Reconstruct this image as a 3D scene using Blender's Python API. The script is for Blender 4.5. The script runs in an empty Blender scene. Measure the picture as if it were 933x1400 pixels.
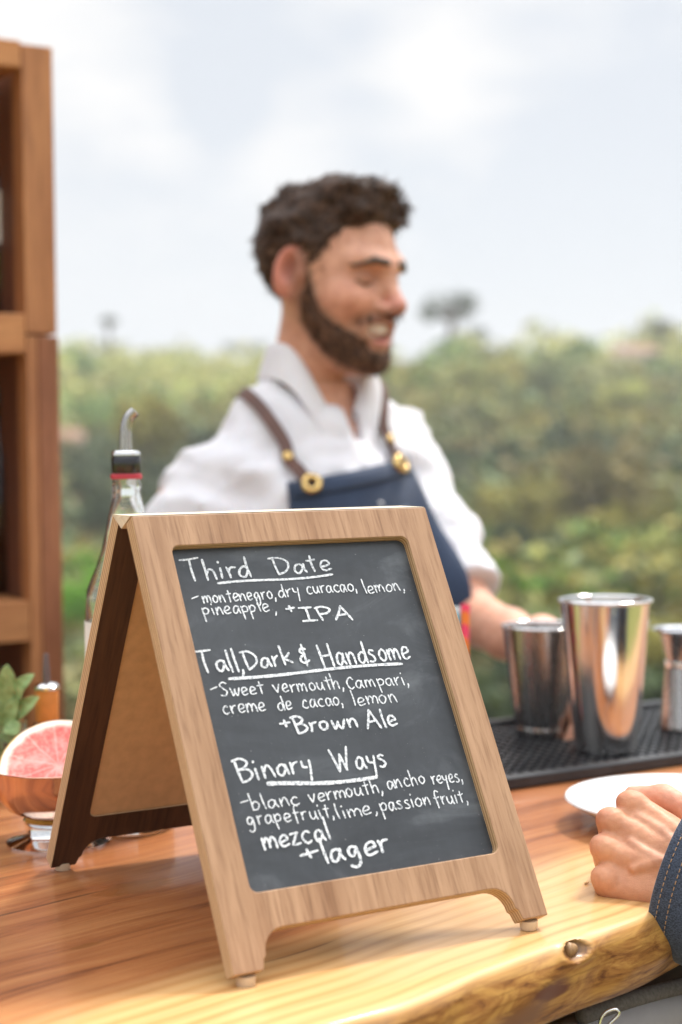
import bpy, bmesh, math, random
import numpy as np
from mathutils import Vector, Matrix
R = math.radians
rng = np.random.default_rng(7)
random.seed(7)
scene = bpy.context.scene
COL = scene.collection

# ------------------------------------------------------------------ camera
TABLE = 1.08                                   # height of the counter top
CAM = np.array([-0.4973, -0.9402, TABLE + 0.3003])
YAW, PITCH, ROLL, FPX = 0.5283, 0.0372, -0.0099, 2168.3
FW = np.array([math.sin(YAW)*math.cos(PITCH), math.cos(YAW)*math.cos(PITCH), -math.sin(PITCH)])
_r = np.array([math.cos(YAW), -math.sin(YAW), 0.0]); _u = np.cross(_r, FW)
RT = _r*math.cos(ROLL) + _u*math.sin(ROLL)
UP = _u*math.cos(ROLL) - _r*math.sin(ROLL)
def ray(px, py): return FW + RT*((px-466.5)/FPX) - UP*((py-700)/FPX)
FWH = np.array([math.sin(YAW), math.cos(YAW), 0.0]); RH = np.array([math.cos(YAW), -math.sin(YAW), 0.0])
cam_d = bpy.data.cameras.new("camera"); cam = bpy.data.objects.new("camera", cam_d); COL.objects.link(cam)
cam.matrix_world = Matrix(((RT[0], UP[0], -FW[0], CAM[0]), (RT[1], UP[1], -FW[1], CAM[1]),
                           (RT[2], UP[2], -FW[2], CAM[2]), (0, 0, 0, 1)))
cam_d.sensor_fit = 'HORIZONTAL'; cam_d.sensor_width = 24.0; cam_d.lens = FPX/933*24.0
cam_d.clip_start = 0.05; cam_d.clip_end = 6000
cam_d.dof.use_dof = True; cam_d.dof.focus_distance = 1.05; cam_d.dof.aperture_fstop = 4.5
scene.camera = cam

# ------------------------------------------------------------------ sky, sun, exposure
SUN_EL, SUN_AZ = 56.0, 68.0                     # azimuth clockwise from +Y
world = bpy.data.worlds.new("World"); scene.world = world; world.use_nodes = True
SUN_STRENGTH, SUN_ANGLE, SKY_STRENGTH = 2.9, 11.0, 0.1
def build_world():
    nt = world.node_tree; N = nt.nodes; L = nt.links
    for n in list(N): N.remove(n)
    out = N.new('ShaderNodeOutputWorld'); bg = N.new('ShaderNodeBackground'); bg.inputs[1].default_value = SKY_STRENGTH
    sky = N.new('ShaderNodeTexSky'); sky.sky_type = 'NISHITA'; sky.sun_disc = False
    sky.sun_elevation = R(SUN_EL); sky.sun_rotation = R(SUN_AZ)
    tc = N.new('ShaderNodeTexCoord'); mp = N.new('ShaderNodeMapping')
    mp.inputs['Scale'].default_value = (1.0, 1.0, 2.4); mp.inputs['Location'].default_value = (0.37, 0.1, 0.52)
    L.new(tc.outputs['Generated'], mp.inputs[0])
    n1 = N.new('ShaderNodeTexNoise'); n1.inputs['Scale'].default_value = 4.2; n1.inputs['Detail'].default_value = 6; n1.inputs['Roughness'].default_value = .52
    L.new(mp.outputs[0], n1.inputs['Vector'])
    dens = n1.outputs[0]
    for px, py, wd, am in ((60, 30, .10, .16), (190, 170, .07, .13), (640, 60, .075, .15), (560, 110, .06, .10), (400, 190, .06, .10), (790, 60, .05, .06), (300, 130, .05, -.12), (860, 250, .10, -.10), (520, 290, .08, -.05)):
        d0 = Vector(tuple(float(q) for q in ray(px, py))).normalized()
        dv = N.new('ShaderNodeVectorMath'); dv.operation = 'DISTANCE'; L.new(tc.outputs['Generated'], dv.inputs[0]); dv.inputs[1].default_value = d0
        mr = N.new('ShaderNodeMapRange'); mr.interpolation_type = 'SMOOTHERSTEP'; mr.inputs[1].default_value = 0; mr.inputs[2].default_value = wd; mr.inputs[3].default_value = am; mr.inputs[4].default_value = 0; L.new(dv.outputs['Value'], mr.inputs[0])
        ad = N.new('ShaderNodeMath'); L.new(dens, ad.inputs[0]); L.new(mr.outputs[0], ad.inputs[1]); dens = ad.outputs[0]
    cr = N.new('ShaderNodeValToRGB'); cr.color_ramp.elements[0].position = .44; cr.color_ramp.elements[1].position = .64
    L.new(dens, cr.inputs[0])
    sx = N.new('ShaderNodeSeparateXYZ'); L.new(tc.outputs['Generated'], sx.inputs[0])
    low = N.new('ShaderNodeMapRange'); low.inputs[1].default_value = .06; low.inputs[2].default_value = .17; L.new(sx.outputs[2], low.inputs[0])
    mk = N.new('ShaderNodeMath'); mk.operation = 'MULTIPLY'; L.new(cr.outputs[0], mk.inputs[0]); L.new(low.outputs[0], mk.inputs[1])
    veil = N.new('ShaderNodeMix'); veil.data_type = 'RGBA'; veil.inputs[0].default_value = .9
    L.new(sky.outputs[0], veil.inputs[6])
    grad = N.new('ShaderNodeMix'); grad.data_type = 'RGBA'
    gm = N.new('ShaderNodeMapRange'); gm.inputs[1].default_value = 0.0; gm.inputs[2].default_value = .2; L.new(sx.outputs[2], gm.inputs[0])
    L.new(gm.outputs[0], grad.inputs[0]); grad.inputs[6].default_value = (6.3, 6.5, 6.65, 1); grad.inputs[7].default_value = (5.65, 5.9, 6.25, 1)
    L.new(grad.outputs[2], veil.inputs[7])
    cl = N.new('ShaderNodeMix'); cl.data_type = 'RGBA'; L.new(mk.outputs[0], cl.inputs[0]); L.new(veil.outputs[2], cl.inputs[6]); cl.inputs[7].default_value = (7.4, 7.3, 7.2, 1)
    # an overcast sky is brightest overhead
    zen = N.new('ShaderNodeMapRange'); zen.interpolation_type = 'SMOOTHSTEP'; zen.inputs[1].default_value = .28; zen.inputs[2].default_value = .9
    zen.inputs[3].default_value = 1.0; zen.inputs[4].default_value = 2.9; L.new(sx.outputs[2], zen.inputs[0])
    vm = N.new('ShaderNodeVectorMath'); vm.operation = 'SCALE'; L.new(cl.outputs[2], vm.inputs[0]); L.new(zen.outputs[0], vm.inputs[3])
    L.new(vm.outputs[0], bg.inputs[0]); L.new(bg.outputs[0], out.inputs[0])
build_world()
sd = bpy.data.lights.new("sun", 'SUN'); sd.energy = SUN_STRENGTH; sd.angle = R(SUN_ANGLE); sd.color = (1.0, .95, .88)
sun = bpy.data.objects.new("sun", sd); COL.objects.link(sun)
_sd = Vector((math.sin(R(SUN_AZ))*math.cos(R(SUN_EL)), math.cos(R(SUN_AZ))*math.cos(R(SUN_EL)), math.sin(R(SUN_EL))))
sun.rotation_euler = _sd.to_track_quat('Z', 'Y').to_euler(); sun.location = (3, 3, 8)
vs = scene.view_settings; vs.view_transform = 'Standard'; vs.look = 'None'; vs.gamma = 1; vs.use_curve_mapping = False
vs.exposure = 0.46

# ------------------------------------------------------------------ helpers
def at(px, py, D): return CAM + ray(px, py)*D                     # a point seen there, at depth D
def on_plane(px, py, z):
    d = ray(px, py); return CAM + d*((z-CAM[2])/d[2])
def on_table(px, py, h=0.0): return on_plane(px, py, TABLE+h)
def depth(p): return float((np.asarray(p)-CAM) @ FW)

def link(name, me, mat=None, parent=None):
    o = bpy.data.objects.new(name, me); COL.objects.link(o)
    for m in (mat if isinstance(mat, (list, tuple)) else [mat]):
        if m: me.materials.append(m)
    if parent: o.parent = parent
    return o
def tag(o, label, cat, group=None, kind=None):
    if label: o['label'] = label
    if cat: o['category'] = cat
    if group: o['group'] = group
    if kind: o['kind'] = kind
    return o
def thing(name, label, cat, loc=(0, 0, 0), rz=0.0, group=None):
    o = bpy.data.objects.new(name, None); COL.objects.link(o); o.location = [float(v) for v in loc]; o.rotation_euler = (0, 0, rz)
    o.empty_display_size = .05
    return tag(o, label, cat, group)
def pydata(name, V, F, mat=None, parent=None, smooth=True, midx=None):
    me = bpy.data.meshes.new(name); me.from_pydata([tuple(float(c) for c in v) for v in V], [], [tuple(int(i) for i in f) for f in F]); me.update()
    if smooth: me.polygons.foreach_set('use_smooth', [True]*len(me.polygons))
    o = link(name, me, mat, parent)
    if midx is not None: me.polygons.foreach_set('material_index', midx)
    return o
def fix_normals(me):
    bm = bmesh.new(); bm.from_mesh(me); bmesh.ops.recalc_face_normals(bm, faces=bm.faces); bm.to_mesh(me); bm.free()
def lathe(prof, n=48, cap0=True, cap1=True):
    V = []; F = []
    for (r, z) in prof:
        for k in range(n):
            a = 2*math.pi*k/n; V.append((r*math.cos(a), r*math.sin(a), z))
    for i in range(len(prof)-1):
        for k in range(n):
            F.append((i*n+k, i*n+(k+1) % n, (i+1)*n+(k+1) % n, (i+1)*n+k))
    if cap0 and prof[0][0] > 1e-5: F.append(tuple(range(n-1, -1, -1)))
    if cap1 and prof[-1][0] > 1e-5: F.append(tuple((len(prof)-1)*n+k for k in range(n)))
    return V, F
def lathe_obj(name, prof, mat, parent=None, n=48, cap0=True, cap1=True, auto=None):
    V, F = lathe(prof, n, cap0, cap1); o = pydata(name, V, F, mat, parent)
    bm = bmesh.new(); bm.from_mesh(o.data); bmesh.ops.remove_doubles(bm, verts=bm.verts, dist=1e-6); bmesh.ops.recalc_face_normals(bm, faces=bm.faces); bm.to_mesh(o.data); bm.free()
    sharp(o, auto or 50)
    return o
def sharp(o, ang=40):
    me = o.data; bm = bmesh.new(); bm.from_mesh(me)
    for e in bm.edges:
        if len(e.link_faces) == 2 and e.calc_face_angle(0) > R(ang): e.smooth = False
    for f in bm.faces: f.smooth = True
    bm.to_mesh(me); bm.free()
def tube(pts, rad, n=10, cap=True):
    P = [np.array(p, float) for p in pts]; V = []; F = []
    rad = [rad]*len(P) if np.isscalar(rad) else rad
    up = np.array([0.0, 0, 1]); prev = None
    for i, p in enumerate(P):
        t = P[min(i+1, len(P)-1)] - P[max(i-1, 0)]; t /= np.linalg.norm(t)+1e-12
        if prev is None:
            a = np.cross(t, up)
            if np.linalg.norm(a) < .1: a = np.cross(t, [1.0, 0, 0])
        else: a = prev - t*(prev @ t)
        a /= np.linalg.norm(a); prev = a; b = np.cross(t, a)
        for k in range(n):
            q = 2*math.pi*k/n; V.append(p + rad[i]*(a*math.cos(q) + b*math.sin(q)))
    for i in range(len(P)-1):
        for k in range(n): F.append((i*n+k, i*n+(k+1) % n, (i+1)*n+(k+1) % n, (i+1)*n+k))
    if cap: F.append(tuple(range(n-1, -1, -1))); F.append(tuple((len(P)-1)*n+k for k in range(n)))
    return V, F
def merge(parts):
    V = []; F = []
    for v, f in parts:
        o = len(V); V += list(v); F += [tuple(i+o for i in q) for q in f]
    return V, F
def box(x0, y0, z0, x1, y1, z1):
    V = [(x0, y0, z0), (x1, y0, z0), (x1, y1, z0), (x0, y1, z0), (x0, y0, z1), (x1, y0, z1), (x1, y1, z1), (x0, y1, z1)]
    return V, [(3, 2, 1, 0), (4, 5, 6, 7), (0, 1, 5, 4), (1, 2, 6, 5), (2, 3, 7, 6), (3, 0, 4, 7)]
def bevel(o, w, seg=2, ang=35):
    m = o.modifiers.new('bevel', 'BEVEL'); m.width = w; m.segments = seg; m.limit_method = 'ANGLE'; m.angle_limit = R(ang); return o
def box_obj(name, b, mat, parent=None, bw=.002):
    V, F = box(*b); o = pydata(name, V, F, mat, parent, smooth=False)
    if bw: bevel(o, bw)
    return o
def catmull(P, n=8):
    P = [np.array(p, float) for p in P]
    if len(P) < 3: return [P[0]*(1-t)+P[-1]*t for t in np.linspace(0, 1, n)]
    Q = [2*P[0]-P[1]] + P + [2*P[-1]-P[-2]]; out = []
    for i in range(1, len(Q)-2):
        for t in np.linspace(0, 1, n, endpoint=False):
            a, b, c, d = Q[i-1:i+3]
            out.append(.5*((2*b)+(c-a)*t+(2*a-5*b+4*c-d)*t*t+(3*b-a-3*c+d)*t**3))
    out.append(P[-1]); return out

# --- implicit surfaces: blended primitives meshed with surface nets
def smin(a, b, k):
    h = np.maximum(k-np.abs(a-b), 0)/k; return np.minimum(a, b)-h*h*k*.25
def smax(a, b, k): return -smin(-a, -b, k)
def ell(P, c, r, M=None):
    p = P-np.array(c, np.float32)
    if M is not None: p = p @ np.array(M, np.float32)
    r = np.array(r, np.float32); k0 = np.sqrt(((p/r)**2).sum(-1)); k1 = np.sqrt(((p/(r*r))**2).sum(-1))+1e-6
    return k0*(k0-1)/k1
def cap(P, a, b, ra, rb=None):
    rb = ra if rb is None else rb
    a = np.array(a, np.float32); d = np.array(b, np.float32)-a; p = P-a
    t = np.clip((p @ d)/max(float(d @ d), 1e-9), 0, 1); return np.sqrt(((p-t[..., None]*d)**2).sum(-1))-(ra+(rb-ra)*t)
def chain(P, pts, rads, k=.01):
    f = None
    for i in range(len(pts)-1):
        g = cap(P, pts[i], pts[i+1], rads[i], rads[i+1]); f = g if f is None else smin(f, g, k)
    return f
def nets(fn, lo, hi, h):
    lo = np.array(lo, float); n = np.ceil((np.array(hi)-lo)/h).astype(int)+1
    ax = [np.arange(n[i])*h+lo[i] for i in range(3)]
    Fv = np.empty(n, np.float32)
    YY, ZZ = np.meshgrid(ax[1], ax[2], indexing='ij')
    step = max(1, 250000//(n[1]*n[2]))
    for i in range(0, n[0], step):
        xs = ax[0][i:i+step]; P = np.empty((len(xs), n[1], n[2], 3), np.float32)
        P[..., 0] = xs[:, None, None]; P[..., 1] = YY; P[..., 2] = ZZ
        Fv[i:i+step] = fn(P)
    S = Fv < 0
    c = [(i, j, k) for i in (0, 1) for j in (0, 1) for k in (0, 1)]
    cnt = sum(S[i:n[0]-1+i, j:n[1]-1+j, k:n[2]-1+k].astype(np.int8) for i, j, k in c)
    act = np.argwhere((cnt > 0) & (cnt < 8)); idx = -np.ones(n-1, np.int64); idx[tuple(act.T)] = np.arange(len(act))
    acc = np.zeros((len(act), 3)); num = np.zeros(len(act))
    for a in c:
        for d in range(3):
            if a[d]: continue
            b = list(a); b[d] = 1
            fa = Fv[tuple((act+a).T)]; fb = Fv[tuple((act+b).T)]; m = (fa < 0) != (fb < 0)
            t = np.where(m, fa/(np.where(m, fa-fb, 1)), 0)
            p = np.tile(np.array(a, float), (len(act), 1)); p[:, d] = t
            acc[m] += p[m]; num[m] += 1
    V = (act+acc/num[:, None])*h+lo
    Q = []
    for d in range(3):
        e, f = [(1, 2), (2, 0), (0, 1)][d]
        sl = [slice(None)]*3; sl2 = [slice(None)]*3; sl[d] = slice(0, -1); sl2[d] = slice(1, None)
        ed = np.argwhere(S[tuple(sl)] != S[tuple(sl2)])
        ok = (ed[:, e] > 0) & (ed[:, f] > 0) & (ed[:, e] < n[e]-1) & (ed[:, f] < n[f]-1); ed = ed[ok]
        ins = S[tuple(ed.T)]
        def g(de, df):
            q = ed.copy(); q[:, e] -= de; q[:, f] -= df; return idx[tuple(q.T)]
        q = np.stack([g(1, 1), g(0, 1), g(0, 0), g(1, 0)], 1); q[~ins] = q[~ins][:, ::-1]; Q.append(q)
    return V, np.concatenate(Q)
def mesh_np(name, V, Q, mat=None, parent=None, attr=None):
    me = bpy.data.meshes.new(name); me.vertices.add(len(V)); me.vertices.foreach_set('co', np.asarray(V, np.float32).ravel())
    k = Q.shape[1]; me.loops.add(len(Q)*k); me.loops.foreach_set('vertex_index', Q.ravel().astype(np.int32))
    me.polygons.add(len(Q)); me.polygons.foreach_set('loop_start', np.arange(len(Q), dtype=np.int32)*k)
    me.polygons.foreach_set('loop_total', np.full(len(Q), k, np.int32))
    me.polygons.foreach_set('use_smooth', np.ones(len(Q), bool)); me.update(calc_edges=True); me.validate()
    if attr is not None:
        a = me.color_attributes.new('tint', 'FLOAT_COLOR', 'POINT')
        a.data.foreach_set('color', np.concatenate([attr, np.ones((len(attr), 1))], 1).astype(np.float32).ravel())
    return link(name, me, mat, parent)
def nz(P, f, seed=0):                          # cheap smooth noise, -1..1
    g = np.random.default_rng(seed); out = 0
    for i in range(5):
        d = g.normal(size=3); d /= np.linalg.norm(d); d2 = g.normal(size=3)
        out = out+np.sin(f*(P @ d.astype(np.float32))*(1+.35*i)+g.uniform(0, 6)+1.3*np.sin(f*.6*(P @ d2.astype(np.float32))+g.uniform(0, 6)))
    return out/5

# ------------------------------------------------------------------ materials
def new_mat(name):
    m = bpy.data.materials.new(name); m.use_nodes = True; nt = m.node_tree
    return m, nt.nodes, nt.links, nt.nodes['Principled BSDF']
def setp(b, **k):
    for a, v in k.items():
        s = b.inputs[a.replace('_', ' ')]; s.default_value = (*v, 1) if isinstance(v, tuple) and len(v) == 3 and s.type == 'RGBA' else v
def node(N, t, **k):
    n = N.new(t)
    for a, v in k.items():
        if a in n.inputs.keys(): n.inputs[a].default_value = v
        else: setattr(n, a, v)
    return n
def coords(N, L, scale=(1, 1, 1), rot=(0, 0, 0), src='Object'):
    tc = N.new('ShaderNodeTexCoord'); mp = N.new('ShaderNodeMapping'); mp.inputs['Scale'].default_value = scale; mp.inputs['Rotation'].default_value = rot
    L.new(tc.outputs[src], mp.inputs[0]); return mp.outputs[0]
def ramp(N, L, fac, stops):
    r = N.new('ShaderNodeValToRGB'); e = r.color_ramp.elements
    while len(e) < len(stops): e.new(.5)
    for i, (p, c) in enumerate(stops): e[i].position = p; e[i].color = (*c, 1) if len(c) == 3 else c
    L.new(fac, r.inputs[0]); return r.outputs[0]
def mixc(N, L, fac, a, b, mode='MIX'):
    m = N.new('ShaderNodeMix'); m.data_type = 'RGBA'; m.blend_type = mode
    for s, v in ((0, fac), (6, a), (7, b)):
        if hasattr(v, 'is_linked') or hasattr(v, 'links'): L.new(v, m.inputs[s])
        else: m.inputs[s].default_value = v if s == 0 else ((*v, 1) if len(v) == 3 else v)
    return m.outputs[2]
def bump(N, L, b, h, strength=.2, dist=.001):
    n = N.new('ShaderNodeBump'); n.inputs['Strength'].default_value = strength; n.inputs['Distance'].default_value = dist
    L.new(h, n.inputs['Height']); L.new(n.outputs[0], b.inputs['Normal'])
def noise(N, L, vec, scale, detail=4, rough=.55, dist=0.0):
    n = node(N, 'ShaderNodeTexNoise'); n.inputs['Scale'].default_value = scale; n.inputs['Detail'].default_value = detail; n.inputs['Roughness'].default_value = rough; n.inputs['Distortion'].default_value = dist
    L.new(vec, n.inputs['Vector']); return n.outputs[0]
def plain(name, col, rough=.5, metal=0.0, var=.15, vs_=30, bmp=0.0, **k):
    m, N, L, b = new_mat(name); v = coords(N, L); f = noise(N, L, v, vs_)
    c = ramp(N, L, f, [(.3, tuple(x*(1-var) for x in col)), (.7, tuple(min(1, x*(1+var)) for x in col))]); L.new(c, b.inputs['Base Color'])
    setp(b, Roughness=rough, Metallic=metal, **k)
    if bmp: bump(N, L, b, noise(N, L, v, vs_*8), bmp)
    return m
def wood(name, dark, light, scale=(60, 60, 5), rough=.45, streak=.5, coat=0.0, rot=(0, 0, 0), fine=1.0):
    m, N, L, b = new_mat(name); v = coords(N, L, scale, rot)
    n1 = noise(N, L, v, 1.0, 6, .6, .4); v2 = coords(N, L, tuple(s*.22 for s in scale), rot); n2 = noise(N, L, v2, 1.0, 3, .5, .8)
    c = ramp(N, L, n1, [(.28, dark), (.62, light)])
    c2 = ramp(N, L, n2, [(.35, tuple(1-streak*.6 for _ in range(3))), (.6, (1, 1, 1))]); c = mixc(N, L, 1.0, c, c2, 'MULTIPLY')
    v3 = coords(N, L, tuple(s*5*fine for s in scale), rot); n3 = noise(N, L, v3, 1.0, 3, .6)
    c = mixc(N, L, .5, c, ramp(N, L, n3, [(.35, (.62, .58, .55)), (.55, (1, 1, 1))]), 'MULTIPLY')
    L.new(c, b.inputs['Base Color']); setp(b, Roughness=rough, Coat_Weight=coat, Coat_Roughness=.12); bump(N, L, b, n3, .12, .0005)
    return m
# ================================================================== SETTING
def terr(x, y):
    p = np.stack([np.asarray(x, float)-CAM[0], np.asarray(y, float)-CAM[1]], -1); v = p @ FWH[:2]; l = p @ RH[:2]
    rr = np.hypot(p[..., 0], p[..., 1])+1e-6
    z = np.interp(v, [0, 3.6, 5, 8, 25, 60, 100, 150, 200, 235, 300, 600, 3000], [0, 0, -.25, -.7, -3.4, -5.3, -1.6, 4.4, 10.8, 12.4, 10, 0, -30])
    w = np.clip((v/rr-.25)/.45, 0, 1); w = w*w*(3-2*w)
    k = np.clip((v-20)/120, 0, 1)
    n = np.sin(l*.045+v*.02)*1.5+np.sin(l*.11+1.3-v*.05)*.9+np.sin(l*.021+2.1)*1.6
    return w*(z+k*n+k*3.4*np.clip((l+12)/26, 0, 1))
def ground_at(px, py):
    d = ray(px, py); t = np.linspace(5, 420, 6000); q = CAM+t[:, None]*d; h = q[:, 2]-terr(q[:, 0], q[:, 1])
    i = int(np.argmax(h < 0)); i = i if h[i] < 0 else len(t)-1
    return q[i], t[i]
rads = np.concatenate([np.linspace(.5, 8, 16), np.geomspace(9, 320, 90), np.geomspace(340, 900, 10)]); na = 220
V = [(CAM[0], CAM[1], 0)]; F = []
for r_ in rads:
    for k in range(na): a = 2*math.pi*k/na; V.append((CAM[0]+r_*math.cos(a), CAM[1]+r_*math.sin(a), 0))
V = np.array(V); V[:, 2] = terr(V[:, 0], V[:, 1])
for k in range(na): F.append((0, 1+k, 1+(k+1) % na))
for i in range(len(rads)-1):
    for k in range(na):
        a = 1+i*na+k; b = 1+i*na+(k+1) % na; F.append((a, a+na, b+na, b))
m, N, L, b = new_mat('ground'); v = coords(N, L); f1 = noise(N, L, v, .06, 5, .6); f2 = noise(N, L, v, 1.5, 4)
c = ramp(N, L, f1, [(.3, (.15, .165, .05)), (.5, (.29, .27, .10)), (.7, (.16, .20, .055))]); c = mixc(N, L, .5, c, ramp(N, L, f2, [(.3, (.5, .5, .45)), (.7, (1.2, 1.2, 1.1))]), 'MULTIPLY')
L.new(c, b.inputs['Base Color']); setp(b, Roughness=.95, Specular_IOR_Level=.1)
g = pydata('ground', V, F, m); fix_normals(g.data); tag(g, None, None, kind='structure')
deck_m = wood('deck_wood', (.16, .11, .075), (.30, .22, .15), (3, 40, 3), .6, .4)
dk = []
for i in range(28):
    y0 = -2.4+i*.16; dk.append(box(-2.4, y0, -.03, 3.0, y0+.154, .03))
V, F = merge(dk); o = pydata('deck', V, F, deck_m, smooth=False); tag(o, None, None, kind='structure')

HAZE = .0011
# ---- foliage
m, N, L, b = new_mat('foliage'); at_ = N.new('ShaderNodeVertexColor'); at_.layer_name = 'tint'; L.new(at_.outputs[0], b.inputs['Base Color'])
setp(b, Roughness=.7, Specular_IOR_Level=.25); FOL = m
BARK = plain('bark', (.13, .10, .08), .9, vs_=4)
def leaf_cloud(cent, rad, n, size, col, g, squash=.8, var=.35):
    """n leaf faces through the volume of ellipsoidal lumps: returns verts, quads, tints"""
    cent = np.atleast_2d(cent); rad = np.atleast_1d(rad); which = g.integers(0, len(cent), n)
    d = g.normal(size=(n, 3)); d /= np.linalg.norm(d, axis=1, keepdims=True)
    rr = g.uniform(.45, 1.08, n)**.7
    c = cent[which]+d*(rad[which]*rr)[:, None]*np.array([1, 1, squash])
    a = g.normal(size=(n, 3))+d*.8; a /= np.linalg.norm(a, axis=1, keepdims=True); t = np.cross(a, g.normal(size=(n, 3))); t /= np.linalg.norm(t, axis=1, keepdims=True); s = np.cross(a, t)
    sz = size*g.uniform(.6, 1.4, n)[:, None]
    V = np.stack([c-t*sz*.5, c+s*sz*.28, c+t*sz*.5, c-s*sz*.28], 1).reshape(-1, 3)
    Q = np.arange(4*n).reshape(n, 4)
    lump = g.uniform(1-var, 1+var, len(cent))[which]*g.uniform(.75, 1.25, n)
    T = np.repeat(np.array(col)[None]*lump[:, None]*np.stack([g.uniform(.85, 1.15, n), np.ones(n), g.uniform(.8, 1.2, n)], 1), 4, 0)
    return V, Q, T
def cat_cloud(L_):
    V = []; Q = []; T = []; o = 0
    for v, q, t in L_: V.append(v); Q.append(q+o); T.append(t); o += len(v)
    return np.concatenate(V), np.concatenate(Q), np.clip(np.concatenate(T), .004, .9)
def make_tree(name, label, loc, height, width, col, seed, trunk=.35, lumps=9, leaves=1500, squash=.75, flat=False, cat='tree', group=None, size=None, lean=0):
    g = np.random.default_rng(seed); t = thing(name, label, cat, loc, 0, group)
    h0 = height*trunk; parts = []; tops = []
    tr = max(.05, width*.03)*(2.6 if trunk > .55 else 1)
    spine = [(0, 0, -.5), (lean*.3, .02*width, h0*.5), (lean*.7, -.02*width, h0), (lean, 0, height*(.9 if not flat else .88))]
    parts.append(tube(catmull(spine, 5), list(np.linspace(tr*1.3, tr*.4, 16)), 8))
    cents = []; rads_ = []
    for i in range(lumps):
        a = 2*math.pi*i/lumps*1.618*2+g.uniform(-.4, .4); rr = width*.5*g.uniform(.15, .72)
        zz = h0+(height-h0)*(g.uniform(.2, .82) if not flat else g.uniform(.72, .95))
        c = (lean*zz/height+rr*math.cos(a), rr*math.sin(a), zz); cents.append(c); rads_.append(width*g.uniform(.17, .28)*(1 if not flat else .7))
        b0 = (lean*.7, 0, h0+(zz-h0)*.25); parts.append(tube(catmull([b0, (c[0]*.55+b0[0]*.45, c[1]*.5, b0[2]+(zz-b0[2])*.65), c], 4), list(np.linspace(tr*.5, tr*.12, 9)), 6))
    V, F = merge(parts); pydata('trunk', V, F, BARK, t)
    V, Q, T = leaf_cloud(cents, np.array(rads_), leaves, size or width*.075, col, g, squash if not flat else .45)
    mesh_np('crown', V, Q, FOL, t, np.clip(T, .004, .9)); return t
OLIVE = (.30, .27, .065); GREEN = (.16, .25, .05); DARK = (.062, .088, .032); PALE = (.45, .46, .15); BRIGHT = (.18, .40, .03); GREY = (.19, .225, .09); BROWN = (.235, .20, .072)
# scrub that covers the far slope and reads as one mass
cl = []; g = np.random.default_rng(11); cnt = 0
while cnt < 4200:
    px = g.uniform(-150, 1090) if cnt < 2600 else g.choice([g.uniform(-1100, -150), g.uniform(1090, 2300)]); py = g.uniform(462, 1010); q, tt = ground_at(px, py) if cnt % 1 == 0 else None
    cnt += 1
    if tt > 415 or tt < 14: continue
    w = g.uniform(.8, 2.0)*(1+tt/160)*(.55 if tt < 40 else 1)
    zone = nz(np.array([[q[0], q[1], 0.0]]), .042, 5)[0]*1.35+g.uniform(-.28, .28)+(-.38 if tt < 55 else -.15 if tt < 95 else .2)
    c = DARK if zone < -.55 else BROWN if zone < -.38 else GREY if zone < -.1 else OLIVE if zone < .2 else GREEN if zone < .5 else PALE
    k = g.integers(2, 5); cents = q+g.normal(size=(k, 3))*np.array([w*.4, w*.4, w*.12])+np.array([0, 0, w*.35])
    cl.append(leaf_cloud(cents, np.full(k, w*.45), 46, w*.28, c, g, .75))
V, Q, T = cat_cloud(cl); o = mesh_np('hillside_scrub', V, Q, FOL, None, T); tag(o, 'mixed green and olive scrub covering the hillside behind the bar', 'scrub', kind='stuff')

TREES = [  # name, label, px, base py, top py, width px, colour, trunk, flat
 ('pine_tree', 'hazy umbrella pine on the skyline right of the bartender\'s nose, the tall wide one', 617, 482, 390, 88, DARK, .56, True),
 ('pine_tree', 'small thin pine just right of the tall umbrella pine on the skyline', 657, 482, 430, 30, DARK, .45, False),
 ('tree', 'dark rounded tree on the skyline right of the house roof', 903, 492, 432, 42, DARK, .35, False),
 ('palm_tree', 'lone slim tree with a small tufted crown above the left skyline', 150, 486, 420, 40, DARK, .62, True),
 ('tree', 'bluish hazy tree on the skyline just left of the bartender\'s collar', 352, 486, 450, 36, DARK, .3, False),
 ('tree', 'lower hazy tree on the skyline left of the one by the bartender\'s collar', 314, 484, 452, 30, GREY, .3, False),
 ('tree', 'big yellow-olive tree behind the pour spout of the bottle', 205, 690, 508, 150, OLIVE, .25, False),
 ('tree', 'dark green tree low on the slope left of the bottle neck', 140, 760, 640, 100, DARK, .25, False),
 ('bush', 'large brown-olive bush on the slope above the tall shaker tin', 815, 740, 612, 190, BROWN, .15, False),
 ('bush', 'wide olive bush right of the bartender\'s sleeve', 690, 770, 655, 150, OLIVE, .15, False),
 ('bush', 'bright lime-green bush behind the short shaker tin', 742, 860, 772, 90, BRIGHT, .15, False),
 ('bush', 'yellow-green bush behind the jigger at the right edge', 905, 960, 850, 150, OLIVE, .15, False),
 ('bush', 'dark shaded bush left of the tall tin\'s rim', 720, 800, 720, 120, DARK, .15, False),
 ('bush', 'bright green bush low between the shelf and the chalkboard', 108, 900, 745, 95, BRIGHT, .15, False),
 ('tree', 'pale green rounded tree on the slope right of the bartender\'s shoulder', 640, 560, 498, 80, PALE, .25, False),
 ('tree', 'dark tree on the upper slope midway between shoulder and right edge', 745, 560, 478, 95, GREY, .25, False),
 ('tree', 'small dark skyline tree left of the house', 783, 490, 470, 44, DARK, .3, False),
 ('tree', 'pale green tree on the upper slope under the house', 850, 590, 520, 90, PALE, .25, False),
 ('tree', 'dark green tree on the upper slope beside the shelf', 108, 525, 478, 70, GREEN, .25, False),
]
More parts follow.
